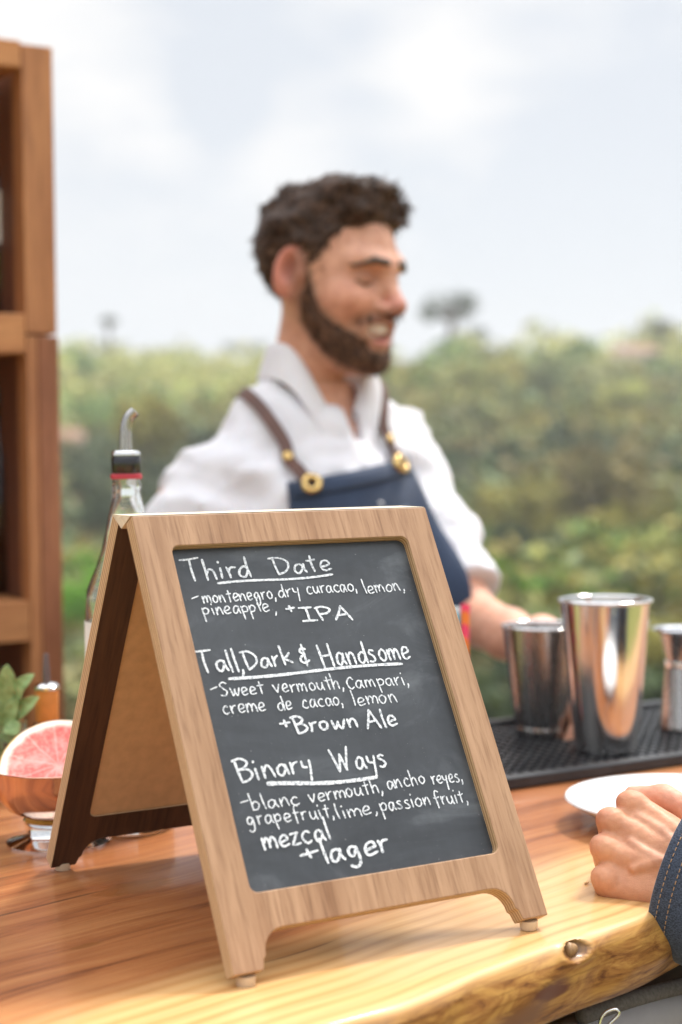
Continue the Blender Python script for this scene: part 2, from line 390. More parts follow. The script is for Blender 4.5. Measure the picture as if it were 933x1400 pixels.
for i, (nm, lb, px, by, ty, wp, colr, tk, fl) in enumerate(TREES):
    q, tt = ground_at(px, by)
    if tt > 380: q, tt = ground_at(px, by+14)
    H = max(.8, (by-ty)*tt/FPX); Wd = wp*tt/FPX
    make_tree(nm, lb, q, H, Wd, colr, 100+i, tk, (7 if 'umbrella pine on the skyline right of' in lb else 8) if Wd < 9 else 13, 700 if tt > 120 else 1500, .75, False if i == 0 else fl, 'bush' if nm == 'bush' else 'tree')

m = bpy.data.materials.new('air'); m.use_nodes = True; nt_ = m.node_tree
for n_ in list(nt_.nodes):
    if n_.type != 'OUTPUT_MATERIAL': nt_.nodes.remove(n_)
pv = nt_.nodes.new('ShaderNodeVolumePrincipled'); pv.inputs['Color'].default_value = (.93, .95, .98, 1); pv.inputs['Density'].default_value = HAZE; pv.inputs['Anisotropy'].default_value = .2
nt_.links.new(pv.outputs[0], nt_.nodes['Material Output'].inputs['Volume'])
V, F = box(-1300, -1300, -14, 1300, 1300, 48); hz_box = pydata('haze', V, F, m, smooth=False); tag(hz_box, None, None, kind='stuff')
# ---- houses on the far slope
WALLM = plain('pale_render', (.62, .54, .48), .9, vs_=.8); ROOFM = plain('clay_roof', (.36, .20, .14), .9, vs_=2); PANE = plain('window_glass', (.05, .06, .07), .1)
def house(label, px, py, wpx, hpx, rz):
    q, tt = ground_at(px, py); w = wpx*tt/FPX; h = hpx*tt/FPX; d = w*.7
    t = thing('house', label, 'house', q, rz)
    box_obj('wall', (-w/2, -d/2, -1.5, w/2, d/2, h*.62), WALLM, t, 0)
    V = [(-w*.54, -d*.56, h*.62), (w*.54, -d*.56, h*.62), (w*.54, d*.56, h*.62), (-w*.54, d*.56, h*.62), (-w*.36, 0, h), (w*.36, 0, h)]
    pydata('roof', V, [(0, 1, 5, 4), (1, 2, 5), (2, 3, 4, 5), (3, 0, 4), (3, 2, 1, 0)], ROOFM, t, smooth=False)
    for k in (-.25, .22):
        f = box_obj('window', (w*(k-.09), -d/2-.06, h*.14, w*(k+.09), -d/2+.02, h*.46), WALLM, t, 0)
        box_obj('pane', (w*(k-.07), -d/2-.075, h*.17, w*(k+.07), -d/2-.055, h*.43), PANE, f, 0)
house('pale house with a clay roof on the right skyline', 868, 498, 62, 26, -YAW)
house('white house among trees beside the shelf, upper of two', 97, 620, 40, 34, -YAW+.4)
house('small pale house lower on the slope left of the bottle', 108, 715, 34, 36, -YAW-.3)

# ================================================================== BAR COUNTER
_ex = [-1.3, -1.0, -.5, -.25, -.078, -.005, .1, .2024, .32, .5, .9, 1.6]; _ey = [-.40, -.37, -.305, -.262, -.218, -.2016, -.1745, -.1434, -.118, -.09, -.06, -.05]
def yfront(x):
    x = np.asarray(x, float); s = sum(np.interp(x+d, _ex, _ey) for d in (-.03, -.015, 0, .015, .03))/5
    return s+.0025*np.sin(x*27)+.0010*np.sin(x*57+1)
xs = np.concatenate([np.linspace(-1.2, -.3, 60), np.linspace(-.297, .4, 240), np.linspace(.403, 1.6, 80)])
BACK = .455
kn = on_table(752, 1284, -.004)                # the knot in the live edge
KX, KZ = float(kn[0]), -.0062
us = np.concatenate([np.linspace(0, 1, 70)**.8])
prof = [(s, 0.0) for s in np.linspace(0, 1, 46)]
face = [(t, 1) for t in np.linspace(0, 1, 44)]
V = []; A = []; F = []
def front_pt(t, x):
    # t 0..1 runs from the ridge over the rounded bark-side edge to the underside
    a = t*math.pi*.93; bul = .013+.003*np.sin(x*14)+.002*np.sin(x*33+2)
    y = -bul*math.sin(a)**.8*(1 if t < .9 else 1); z = -.047*(1-math.cos(a))/2*1.02
    return y, z
rows = len(prof)+len(face)
for x in xs:
    yf = float(yfront(x))
    for (s, _) in prof:
        y = BACK+(yf+.004-BACK)*s; d = y-yf; V.append((x, y, TABLE+.0006*math.sin(x*9+y*21)*min(1, d*20 if d > 0 else 0))); A.append((d, x, 0))
    for (t, _) in face:
        dy, dz = front_pt(t, x); r = (.0004*math.sin(x*140+t*9)+.0011*math.sin(x*41+t*9+1))*math.sin(t*math.pi)**1.5
        e2 = ((x-KX-.002)/(.0125 if x > KX+.002 else .0095))**2+((dz-KZ)/.0052)**2
        pit = .0050*max(0, 1-e2)**.5 if e2 < 1 else 0
        rim = .0016*math.exp(-((math.sqrt(e2)-1.25)/.3)**2)
        V.append((x, yf+dy-r+pit-rim, TABLE+dz)); A.append((-.002-t*.09, x, min(1, pit/.004)))
n = rows
for i in range(len(xs)-1):
    for k in range(n-1): F.append((i*n+k, (i+1)*n+k, (i+1)*n+k+1, i*n+k+1))
nb = len(V)
for x in xs: V.append((x, BACK, TABLE-.047)); A.append((.5, x, 0))
for i in range(len(xs)-1): F += [(i*n+n-1, (i+1)*n+n-1, nb+i+1, nb+i), (nb+i, nb+i+1, (i+1)*n, i*n)]
F += [tuple([k for k in range(n)]+[nb]), tuple([(len(xs)-1)*n+k for k in range(n-1, -1, -1)]+[nb+len(xs)-1])]
m, N, L, b = new_mat('live_edge_slab')
av = N.new('ShaderNodeAttribute'); av.attribute_name = 'grain'
def amap(scale, loc=(0, 0, 0)):
    mp = N.new('ShaderNodeMapping'); mp.inputs['Scale'].default_value = scale; mp.inputs['Location'].default_value = loc; L.new(av.outputs['Vector'], mp.inputs[0]); return mp.outputs[0]
sep = N.new('ShaderNodeSeparateXYZ'); L.new(av.outputs['Vector'], sep.inputs[0])
wob = noise(N, L, amap((9, 2.2, 1)), 1.0, 3)
def mth(op, a, c_=None):
    q = N.new('ShaderNodeMath'); q.operation = op
    for i, s in enumerate((a, c_)):
        if s is None: continue
        if isinstance(s, (int, float)): q.inputs[i].default_value = s
        else: L.new(s, q.inputs[i])
    return q.outputs[0]
dd = mth('ADD', sep.outputs[0], mth('MULTIPLY', mth('SUBTRACT', wob, .5), .07))
rings = N.new('ShaderNodeTexWave'); rings.wave_type = 'BANDS'; rings.bands_direction = 'X'; rings.inputs['Scale'].default_value = 1.0; rings.inputs['Distortion'].default_value = 1.1; rings.inputs['Detail'].default_value = 3; rings.inputs['Detail Scale'].default_value = 1.2
L.new(amap((22, 1.0, 1)), rings.inputs['Vector'])
heart = N.new('ShaderNodeMapRange'); heart.interpolation_type = 'SMOOTHSTEP'; heart.inputs[1].default_value = .085; heart.inputs[2].default_value = .15; L.new(dd, heart.inputs[0])
rvar = noise(N, L, amap((30, 1.5, 1), (3, 1, 0)), 1.0, 3)
sapc = ramp(N, L, mth('MULTIPLY', rings.outputs[0], mth('MULTIPLY', rvar, 1.7)), [(.1, (.69, .42, .18)), (.7, (.65, .375, .145)), (.97, (.54, .285, .10))])
hn = noise(N, L, amap((46, 2.6, 1)), 1.0, 7, .7, .7)
heartc = ramp(N, L, hn, [(.30, (.115, .033, .012)), (.47, (.34, .118, .038)), (.74, (.53, .24, .088))])
col = mixc(N, L, heart.outputs[0], sapc, heartc)
fine = noise(N, L, amap((160, 7, 4)), 1.0, 4, .6)
col = mixc(N, L, .55, col, ramp(N, L, fine, [(.3, (.72, .66, .6)), (.62, (1.05, 1.05, 1.05))]), 'MULTIPLY')
crk = noise(N, L, amap((95, 3.4, 1), (.7, .2, 0)), 1.0, 2, .4, .6); col = mixc(N, L, ramp(N, L, crk, [(.25, (.75, .75, .75)), (.285, (0, 0, 0))]), col, (.10, .035, .014))
# bark stains on the live edge
st = noise(N, L, amap((48, 19, 1), (.3, 2.1, 0)), 1.0, 9, .66, 1.4)
face_m = N.new('ShaderNodeMapRange'); face_m.inputs[1].default_value = -.012; face_m.inputs[2].default_value = -.03; L.new(sep.outputs[0], face_m.inputs[0])
st2 = noise(N, L, amap((260, 16, 1)), 1.0, 4, .65); edge_c = ramp(N, L, st, [(.34, (.11, .035, .013)), (.45, (.34, .145, .036)), (.60, (.54, .285, .073))])
edge_c = mixc(N, L, .55, edge_c, ramp(N, L, st2, [(.36, (.36, .24, .16)), (.50, (1, 1, 1))]), 'MULTIPLY'); col = mixc(N, L, face_m.outputs[0], col, edge_c)
# the reddish-brown bark scar below the knot, and the dark bottom of the knot hole
def blob(cx, cy, rx, ry, soft=.5):
    a = mth('DIVIDE', mth('SUBTRACT', sep.outputs[1], cx), rx); c2 = mth('DIVIDE', mth('SUBTRACT', sep.outputs[0], cy), ry)
    e = mth('ADD', mth('ADD', mth('MULTIPLY', a, a), mth('MULTIPLY', c2, c2)), mth('MULTIPLY', mth('SUBTRACT', st, .5), 3.0))
    q = N.new('ShaderNodeMapRange'); q.inputs[1].default_value = 1+soft; q.inputs[2].default_value = 1-soft; L.new(e, q.inputs[0]); return q.outputs[0]
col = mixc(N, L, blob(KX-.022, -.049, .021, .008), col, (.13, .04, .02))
col = mixc(N, L, blob(KX-.05, -.062, .022, .011), col, (.22, .09, .03))
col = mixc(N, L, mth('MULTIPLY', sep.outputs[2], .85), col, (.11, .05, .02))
# two small oval knots in the heartwood top
for px_, py_, rx_, ry_ in ((178, 1216, .030, .012), (118, 1292, .012, .004)):
    q_ = on_table(px_, py_); col = mixc(N, L, mth('MULTIPLY', blob(float(q_[0]), float(q_[1]-yfront(q_[0])), rx_, ry_, .25), .75), col, (.24, .085, .02))
L.new(col, b.inputs['Base Color']); setp(b, Roughness=.42, Specular_IOR_Level=.3, Coat_Weight=.42, Coat_Roughness=.12, Coat_IOR=1.45)
bump(N, L, b, fine, .10, .0006)
SLAB = m
bar = thing('bar_counter', 'live-edge wooden bar counter with pale sapwood front edge and dark plank front', 'counter', (0, 0, 0))
o = pydata('top_slab', V, F, SLAB, bar); a = o.data.attributes.new('grain', 'FLOAT_VECTOR', 'POINT'); a.data.foreach_set('vector', np.array(A, np.float32).ravel())
fix_normals(o.data); sharp(o, 60)
kb = float(yfront(KX))
V, Q = nets(lambda P: ell(P, (0, 0, 0), (.0050, .0042, .0046))+.0004*np.sin(900*P[..., 0]), (-.008, -.006, -.008), (.008, .006, .008), .0005)
o = mesh_np('knot', V, Q, wood('knot_wood', (.30, .15, .06), (.50, .30, .14), (300, 300, 60)), bar); o.location = (KX+.002, kb-.0058, TABLE+KZ-.0002)
darkw = wood('dark_plank', (.030, .014, .009), (.075, .036, .02), (4, 4, 40), .5, .5)
for i in range(22):
    x0 = -1.15+i*.122; x1 = x0+.120; y0 = float(yfront((x0+x1)/2))+.06
    V, F = box(x0, y0, .035, x1, y0+.02, TABLE-.049); o = pydata('front_plank', V, F, darkw, bar, smooth=False); bevel(o, .002)
box_obj('kick_board', (-1.1, .40, .035, 1.55, .43, TABLE-.049), darkw, bar)
# ================================================================== CHALKBOARD A-FRAME
K = 0.88                                        # board units -> metres
BW, BS, BH, BD, BT, BR = .25*K, .1738*K, .2876*K, .0183*K, .013*K, .007*K
BL = math.hypot(BS-BD, BH); SLOPE = math.atan2(BS-BD, BH)
FOOT = .0102*K                                  # pads + cut corners lift the outer foot corner off the wood
ply_m, N, L, b = new_mat('plywood_edge'); v = coords(N, L, (1, 1, 1))
w_ = N.new('ShaderNodeTexWave'); w_.wave_type = 'BANDS'; w_.bands_direction = 'Z'; w_.inputs['Scale'].default_value = 125; w_.inputs['Distortion'].default_value = .6; w_.inputs['Detail'].default_value = 2
L.new(v, w_.inputs['Vector']); f = noise(N, L, coords(N, L, (40, 40, 900)), 1.0, 3)
c = ramp(N, L, w_.outputs[0], [(.15, (.33, .185, .085)), (.5, (.55, .36, .19)), (.85, (.62, .43, .25))]); c = mixc(N, L, .6, c, ramp(N, L, f, [(.3, (.7, .65, .6)), (.65, (1, 1, 1))]), 'MULTIPLY')
L.new(c, b.inputs['Base Color']); setp(b, Roughness=.6)
def veneer(name, dark, light, st):
    m, N, L, b = new_mat(name)
    v = coords(N, L, (130, 9, 30)); n1 = noise(N, L, v, 1.0, 6, .6, .35)
    c = ramp(N, L, n1, [(.3, dark), (.66, light)])
    n2 = noise(N, L, coords(N, L, (34, 2.2, 5), (0, 0, .10)), 1.0, 2, .5, .5); c = mixc(N, L, 1.0, c, ramp(N, L, n2, [(.30, st), (.46, (1, 1, 1))]), 'MULTIPLY')
    n3 = noise(N, L, coords(N, L, (420, 26, 60)), 1.0, 3, .6); c = mixc(N, L, .7, c, ramp(N, L, n3, [(.32, (.62, .56, .52)), (.5, (1, 1, 1))]), 'MULTIPLY')
    n4 = noise(N, L, coords(N, L, (5, 3, 3)), 1.0, 2); c = mixc(N, L, .6, c, ramp(N, L, n4, [(.3, (.86, .82, .8)), (.7, (1.05, 1.05, 1.05))]), 'MULTIPLY')
    L.new(c, b.inputs['Base Color']); setp(b, Roughness=.55, Specular_IOR_Level=.35); bump(N, L, b, n3, .12, .0003); return m
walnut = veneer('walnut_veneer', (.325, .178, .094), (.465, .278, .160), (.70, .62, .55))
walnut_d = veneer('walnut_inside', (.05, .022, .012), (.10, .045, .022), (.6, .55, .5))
mdf = plain('fibreboard', (.62, .38, .19), .8, var=.08, vs_=120)
board = thing('menu_board', 'wooden A-frame tabletop chalkboard with handwritten white cocktail menu standing on the bar', 'menu board', (0, 0, TABLE))

def frame_mesh():
    """panel in its own plane: x across, y up the slope (0 = top edge), z out of the face"""
    hw = BW/2; leg = .0215*K; q_r = .302*K; fil = .016*K
    outer = [(-hw, 0), (-hw, -BL), (-hw+leg, -BL)]
    def fillet(cx, cy, a0, a1, n=7): return [(cx+fil*math.cos(a), cy+fil*math.sin(a)) for a in np.linspace(a0, a1, n)]
    xi = -hw+leg+.004*K
    outer += [(xi-.002*K, -q_r-.018*K)]+fillet(xi+fil, -q_r-fil, math.pi, math.pi/2)
    outer += fillet(-xi-fil, -q_r-fil, math.pi/2, 0)+[(-xi+.002*K, -q_r-.018*K)]
    outer += [(hw-leg, -BL), (hw, -BL), (hw, 0)]
    m_ = .025*K; a, b_ = .0246*K, .2773*K; rr = .006*K; win = []
    for cx, cy, s in ((hw-m_-rr, -a-rr, 0), (-hw+m_+rr, -a-rr, 1), (-hw+m_+rr, -b_+rr, 2), (hw-m_-rr, -b_+rr, 3)):
        win += [(cx+rr*math.cos(t), cy+rr*math.sin(t)) for t in np.linspace(s*math.pi/2, (s+1)*math.pi/2, 6)]
    bm = bmesh.new(); E = []
    for loop in (outer, win):
        vs_ = [bm.verts.new((x, y, 0)) for x, y in loop]
        E += [bm.edges.new((vs_[i], vs_[(i+1) % len(vs_)])) for i in range(len(vs_))]
    bmesh.ops.triangle_fill(bm, use_beauty=True, use_dissolve=False, edges=E)
    bmesh.ops.recalc_face_normals(bm, faces=bm.faces)
    if sum(f.normal.z for f in bm.faces) < 0: bmesh.ops.reverse_faces(bm, faces=bm.faces)
    r = bmesh.ops.extrude_face_region(bm, geom=list(bm.faces)); top_v = [e for e in r['geom'] if isinstance(e, bmesh.types.BMVert)]
    for q in top_v:                             # the inner face; its top edge is mitred so the two panels meet
        q.co.z = -BT
        if q.co.y > -1e-6: q.co.y = -BT*math.tan(SLOPE)*0
    bmesh.ops.recalc_face_normals(bm, faces=bm.faces)
    me = bpy.data.meshes.new('frame'); 
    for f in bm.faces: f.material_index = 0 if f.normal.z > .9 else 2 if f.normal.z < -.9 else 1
    bm.to_mesh(me); bm.free(); return me
def face_matrix(front):
    s = -1 if front else 1
    up = Vector((0, s*-(BS-BD), BH)).normalized(); out = Vector((0, s*BH, BS-BD)).normalized(); x = up.cross(out)
    return Matrix(((x[0], up[0], out[0], 0), (x[1], up[1], out[1], s*BD), (x[2], up[2], out[2], BH+FOOT), (0, 0, 0, 1)))
fm = frame_mesh(); MF = face_matrix(True); MB = face_matrix(False)
for nm, M_ in (('front_frame', MF), ('rear_frame', MB)):
    me = fm if nm == 'front_frame' else fm.copy()
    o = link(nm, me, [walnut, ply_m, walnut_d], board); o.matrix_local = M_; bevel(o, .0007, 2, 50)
    if nm == 'front_frame': front = o
    else: rear = o
# pale wedge that joins the two panels along the top
hw = BW/2
z0 = BH+FOOT; apex = z0-.0085
V = [(-hw-.0004, -BD+.0006, z0+.0002), (-hw-.0004, BD-.0006, z0+.0002), (-hw-.0004, 0, apex), (hw-.0006, -BD+.0006, z0+.0002), (hw-.0006, BD-.0006, z0+.0002), (hw-.0006, 0, apex)]
pale = wood('pale_ply', (.62, .50, .34), (.78, .68, .52), (6, 200, 400), .6, .3)
o = pydata('top_wedge', V, [(0, 1, 2), (3, 5, 4), (0, 3, 4, 1), (1, 4, 5, 2), (2, 5, 3, 0)], pale, board, smooth=False)
# chalkboard panel in front, bare fibreboard behind
m, N, L, b = new_mat('chalkboard'); v = coords(N, L)
n1 = noise(N, L, coords(N, L, (14, 26, 1), (0, 0, .6)), 1.0, 5, .6, .8); n2 = noise(N, L, coords(N, L, (220, 60, 1)), 1.0, 3)
c = ramp(N, L, n1, [(.32, (.024, .028, .034)), (.55, (.039, .045, .053)), (.80, (.115, .126, .14))]); c = mixc(N, L, .35, c, ramp(N, L, n2, [(.35, (.8, .8, .8)), (.7, (1.15, 1.15, 1.15))]), 'MULTIPLY')
spk = noise(N, L, v, 700, 2, .5); c = mixc(N, L, ramp(N, L, spk, [(.74, (0, 0, 0)), (.80, (1, 1, 1))]), c, (.3, .3, .3))
L.new(c, b.inputs['Base Color']); setp(b, Roughness=.42, Specular_IOR_Level=.5)
def panel(name, M_, z, mat):
    a, b_ = -.0205*K, -.2815*K; x_ = BW/2-.021*K
    o = box_obj(name, (-x_, b_, z-.0025, x_, a, z), mat, board, 0); o.matrix_local = M_; return o
chalk = panel('chalkboard', MF, -BR, m)
panel('rear_panel', MB, -BR-.0012, mdf)
# rubber pads under the four feet
padm = plain('pale_rubber_pad', (.62, .48, .33), .35, var=.05)
for M_ in (MF, MB):
    for s in (-1, 1):
        p = M_ @ Vector((s*(BW/2-.0105), -BL, -BT*.62)); V, F = lathe([(.0050, 0), (.0056, .0008), (.0057, .0058)], 20)
        o = pydata('foot_pad', V, F, padm, board); o.location = (p[0], p[1], 0.0); sharp(o)
# ---- handwriting (single strokes, flat marker ink lying on the board)
G = {
'T': (1.15, [[(0, 1.95), (.6, 2.0), (1.15, 2.08)], [(.58, 2.0), (.6, 1), (.66, 0)]]),
'h': (.74, [[(.02, 2.0), (.06, 1), (.1, 0)], [(.1, .55), (.32, .98), (.56, .85), (.66, .0)]]),
'i': (.26, [[(.08, 1), (.13, 0)], [(.06, 1.5), (.1, 1.62)]]),
'r': (.56, [[(.05, 1.0), (.1, .5), (.13, 0)], [(.12, .55), (.28, .9), (.55, 1.0)]]),
'd': (.78, [[(.62, .8), (.4, 1), (.1, .7), (.08, .25), (.3, .02), (.55, .3), (.64, .75)], [(.6, 1.9), (.64, 1), (.72, .0)]]),
'D': (1.15, [[(.12, 1.9), (.2, 1), (.3, 0)], [(-.08, 1.85), (.5, 1.85), (1.0, 1.35), (1.0, .7), (.7, .25), (.28, .02)]]),
'a': (.78, [[(.62, .8), (.4, 1), (.12, .75), (.08, .25), (.28, .0), (.5, .3), (.64, .85)], [(.64, .95), (.66, .4), (.8, .02)]]),
't': (.6, [[(.3, 1.6), (.32, .8), (.36, .0)], [(.0, 1.12), (.3, 1.1), (.62, 1.18)]]),
'e': (.7, [[(.1, .42), (.4, .52), (.62, .68), (.5, 1.0), (.2, .95), (.04, .45), (.22, .02), (.66, .16)]]),
'm': (1.05, [[(.04, 1), (.08, 0)], [(.08, .5), (.28, 1), (.46, .75), (.5, .1)], [(.5, .5), (.72, 1), (.92, .75), (.98, 0)]]),
'o': (.72, [[(.42, 1), (.14, .8), (.06, .35), (.28, .0), (.58, .2), (.62, .7), (.36, 1.0)]]),
'n': (.76, [[(.04, 1), (.1, 0)], [(.1, .45), (.34, .98), (.56, .75), (.68, 0)]]),
'g': (.78, [[(.6, .8), (.36, 1), (.1, .72), (.12, .3), (.36, .2), (.58, .7)], [(.6, .95), (.66, .1), (.6, -.55), (.34, -.8), (.1, -.55)]]),
'y': (.74, [[(.04, 1), (.14, .5), (.4, .4)], [(.62, 1.0), (.54, .3), (.5, -.4), (.44, -.85)]]),
'c': (.66, [[(.6, .86), (.38, 1.02), (.1, .7), (.1, .25), (.34, .0), (.64, .15)]]),
'u': (.78, [[(.06, 1), (.08, .35), (.3, .05), (.56, .4), (.62, 1)], [(.62, .95), (.66, .3), (.76, 0)]]),
'l': (.26, [[(.06, 2.0), (.1, 1), (.18, 0)]]),
'p': (.74, [[(.04, 1), (.12, 0), (.18, -.85)], [(.08, .75), (.36, 1.02), (.64, .7), (.5, .22), (.14, .15)]]),
'I': (.9, [[(.0, 1.85), (.4, 1.88), (.82, 1.92)], [(.42, 1.85), (.46, 1), (.5, .02)], [(.06, -.02), (.5, 0), (.98, .08)]]),
'P': (.95, [[(.08, 1.85), (.16, 1), (.26, 0)], [(-.04, 1.75), (.4, 1.95), (.85, 1.6), (.68, 1.05), (.2, .9)]]),
'A': (1.1, [[(.52, 1.95), (.3, 1), (.02, 0)], [(.5, 1.95), (.75, 1), (1.08, -.1)], [(.2, .65), (.5, .7), (.85, .78)]]),
'&': (.75, [[(.62, 1.5), (.34, 1.62), (.12, 1.35), (.4, 1.05), (.08, .8), (.06, .45), (.34, .22), (.7, .42)], [(.38, 2.0), (.42, 1.0), (.46, -.05)]]),
'H': (1.2, [[(.1, 1.95), (.14, 1), (.24, -.1)], [(.95, 2.0), (.98, 1), (1.06, .0)], [(.14, .95), (.6, 1.0), (1.0, 1.05)]]),
's': (.6, [[(.5, .92), (.26, 1.0), (.1, .75), (.4, .5), (.5, .2), (.28, 0), (.02, .1)]]),
'w': (1.0, [[(.02, 1), (.1, .5), (.24, .05), (.48, .85)], [(.48, .85), (.54, .3), (.7, .05), (.96, 1)]]),
'k': (.82, [[(.06, 2.0), (.12, 1), (.2, 0)], [(.72, 1.15), (.42, .82), (.16, .6)], [(.16, .6), (.5, .4), (.84, .12)]]),
'B': (1.05, [[(.1, 1.9), (.18, 1), (.3, -.1)], [(-.06, 1.8), (.45, 1.95), (.82, 1.55), (.6, 1.1), (.2, 1.0)], [(.2, 1.0), (.75, .95), (.98, .5), (.7, .08), (.28, -.08)]]),
'S': (.85, [[(.78, 1.55), (.45, 1.75), (.1, 1.4), (.4, .95), (.68, .55), (.42, .05), (.02, .15)]]),
'v': (.72, [[(.04, 1), (.16, .5), (.34, .02)], [(.66, 1.05), (.5, .5), (.34, .0)]]),
'f': (.66, [[(.66, 1.75), (.42, 1.9), (.24, 1.5), (.28, .5), (.3, -.4)], [(.02, .95), (.3, .95), (.6, 1.02)]]),
'b': (.76, [[(.04, 2.0), (.1, 1), (.16, 0)], [(.12, .7), (.4, .98), (.66, .6), (.48, .08), (.14, .05)]]),
'W': (1.5, [[(.0, 1.85), (.2, 1), (.42, .0)], [(.42, .0), (.62, .8), (.74, 1.4)], [(.74, 1.4), (.86, .7), (.98, .05)], [(.98, .05), (1.2, 1.1), (1.4, 2.0)]]),
'z': (.72, [[(.04, .92), (.35, .96), (.62, 1.0)], [(.62, 1.0), (.36, .5), (.06, .05)], [(.06, .05), (.4, .03), (.74, .1)]]),
'-': (.7, [[(.0, .45), (.35, .5), (.7, .55)]]), ',': (.34, [[(.16, .18), (.14, -.08), (.04, -.4)]]),
'+': (.8, [[(.02, .52), (.4, .55), (.8, .6)], [(.36, 1.05), (.4, .5), (.46, .0)]]),
'C': (.72, [[(.68, 1.15), (.42, 1.42), (.1, .9), (.1, .3), (.34, -.05), (.66, .12)]]),
}
WORDS=[
(1, 'Third', -0.0925, 0.0494, -0.0382, 0.0492, 0.0084),(1, 'Date', -0.0205, 0.0488, 0.0299, 0.0467, 0.0077),(2, '-', -0.0896, 0.0654, -0.0844, 0.0643, 0.0051),
(2, 'montenegro,', -0.0821, 0.0679, -0.0223, 0.0672, 0.0063),(2, 'dry', -0.0208, 0.0673, -0.0023, 0.0654, 0.0065),(2, 'curacao,', 0.0036, 0.0655, 0.0472, 0.0653, 0.0065),
(2, 'lemon,', 0.0525, 0.068, 0.0896, 0.0671, 0.0067),(3, 'pineapple', -0.084, 0.0771, -0.0313, 0.0771, 0.0063),(3, ',', -0.0273, 0.0791, -0.0242, 0.0788, 0.0058),
(3, '+', -0.0181, 0.0789, -0.0107, 0.0785, 0.0047),(3, 'IPA', -0.0074, 0.0866, 0.0358, 0.088, 0.0061),(4, 'Tall,', -0.0985, 0.1198, -0.0612, 0.1215, 0.0082),
(4, 'Dark', -0.0616, 0.1207, -0.0235, 0.119, 0.0073),(4, '&', -0.0162, 0.121, -0.0083, 0.1208, 0.008),(4, 'Handsome', -0.0005, 0.1235, 0.0768, 0.1225, 0.0092),
(5, '-', -0.0919, 0.1348, -0.0865, 0.1336, 0.0049),(5, 'Sweet', -0.0849, 0.1387, -0.0519, 0.1395, 0.0065),(5, 'vermouth,', -0.0435, 0.1397, 0.014, 0.1413, 0.0067),
(5, 'Campari,', 0.0166, 0.1418, 0.0696, 0.143, 0.0068),(6, 'creme', -0.0867, 0.1515, -0.0531, 0.152, 0.0068),(6, 'de', -0.0438, 0.1529, -0.0319, 0.1524, 0.0066),
(6, 'cacao,', -0.0235, 0.153, 0.01, 0.1531, 0.0067),(6, 'lemon', 0.0174, 0.1552, 0.0548, 0.1556, 0.0068),(7, '+', -0.0465, 0.1652, -0.0371, 0.1651, 0.0054),
(7, 'Brown', -0.0357, 0.1707, 0.0165, 0.1708, 0.0071),(7, 'Ale', 0.0237, 0.1735, 0.0493, 0.1733, 0.0073),(8, 'Binary', -0.0879, 0.2006, -0.0276, 0.1991, 0.0084),
(8, 'Ways', -0.0117, 0.2023, 0.0315, 0.2026, 0.0086),(9, '-', -0.0891, 0.2164, -0.0829, 0.2159, 0.0046),(9, 'blanc', -0.0826, 0.2214, -0.0454, 0.2214, 0.0064),
(9, 'vermouth,', -0.0373, 0.2213, 0.0234, 0.2211, 0.0066),(9, 'ancho', 0.0267, 0.2193, 0.0596, 0.2188, 0.0065),(9, 'reyes,', 0.0648, 0.2203, 0.0915, 0.221, 0.0066),
(10, 'grapefruit,', -0.0881, 0.2309, -0.0204, 0.2337, 0.0064),(10, 'lime,', -0.0193, 0.2352, 0.0143, 0.2353, 0.0063),(10, 'passion', 0.0162, 0.235, 0.059, 0.2344, 0.0067),
(10, 'fruit,', 0.0617, 0.2356, 0.0913, 0.2368, 0.0065),(11, 'mezcal', -0.0803, 0.2489, -0.0281, 0.2486, 0.0079),(12, '+', -0.054, 0.2594, -0.0401, 0.2583, 0.0066),
(12, 'lager', -0.0384, 0.2647, 0.0159, 0.2635, 0.0087),
]
UNDER= [(1, -0.0671, 0.0538, 0.0292, 0.0504, 4), (4, -0.0762, 0.1251, 0.0676, 0.1269, 5), (8, -0.0659, 0.2053, 0.0201, 0.2101, 6)]
chalk_m, N, L, b = new_mat('chalk_ink'); v = coords(N, L); f = noise(N, L, v, 520, 4, .65)
c = ramp(N, L, f, [(.34, (.22, .24, .27)), (.46, (.60, .62, .65)), (.58, (.82, .83, .85))]); L.new(c, b.inputs['Base Color']); setp(b, Roughness=.8)
hr = np.random.default_rng(5)
def ribbon(pts, w, z, out):
    P = np.array(catmull(pts, 7)) if len(pts) > 2 else np.linspace(pts[0], pts[1], 14)
    d = np.gradient(P, axis=0); d /= np.linalg.norm(d, axis=1, keepdims=True)+1e-12; nrm = np.stack([-d[:, 1], d[:, 0]], 1)
    # chisel-tip pen: a little wider on down strokes, ragged edges
    ww = w*(.86+.22*np.abs(nrm[:, 0]))*(1+.10*hr.normal(size=len(P))); ww[0] *= .8; ww[-1] *= .72
    P = P-np.outer(np.linspace(0, 0, len(P)), [0, 0])
    o = len(out[0]); P = np.vstack([P[0]-d[0]*w*.25, P, P[-1]+d[-1]*w*.25]); nrm = np.vstack([nrm[0], nrm, nrm[-1]]); ww = np.concatenate([[ww[0]*.6], ww, [ww[-1]*.6]])
    for i, (p, q, k) in enumerate(zip(P, nrm, ww)):
        zz = z+i*4e-6; out[0].append((p[0]+q[0]*k/2, p[1]+q[1]*k/2, zz)); out[0].append((p[0]-q[0]*k/2, p[1]-q[1]*k/2, zz))
    for i in range(len(P)-1): out[1].append((o+2*i, o+2*i+1, o+2*i+3, o+2*i+2))
lines = {}
zi = 0
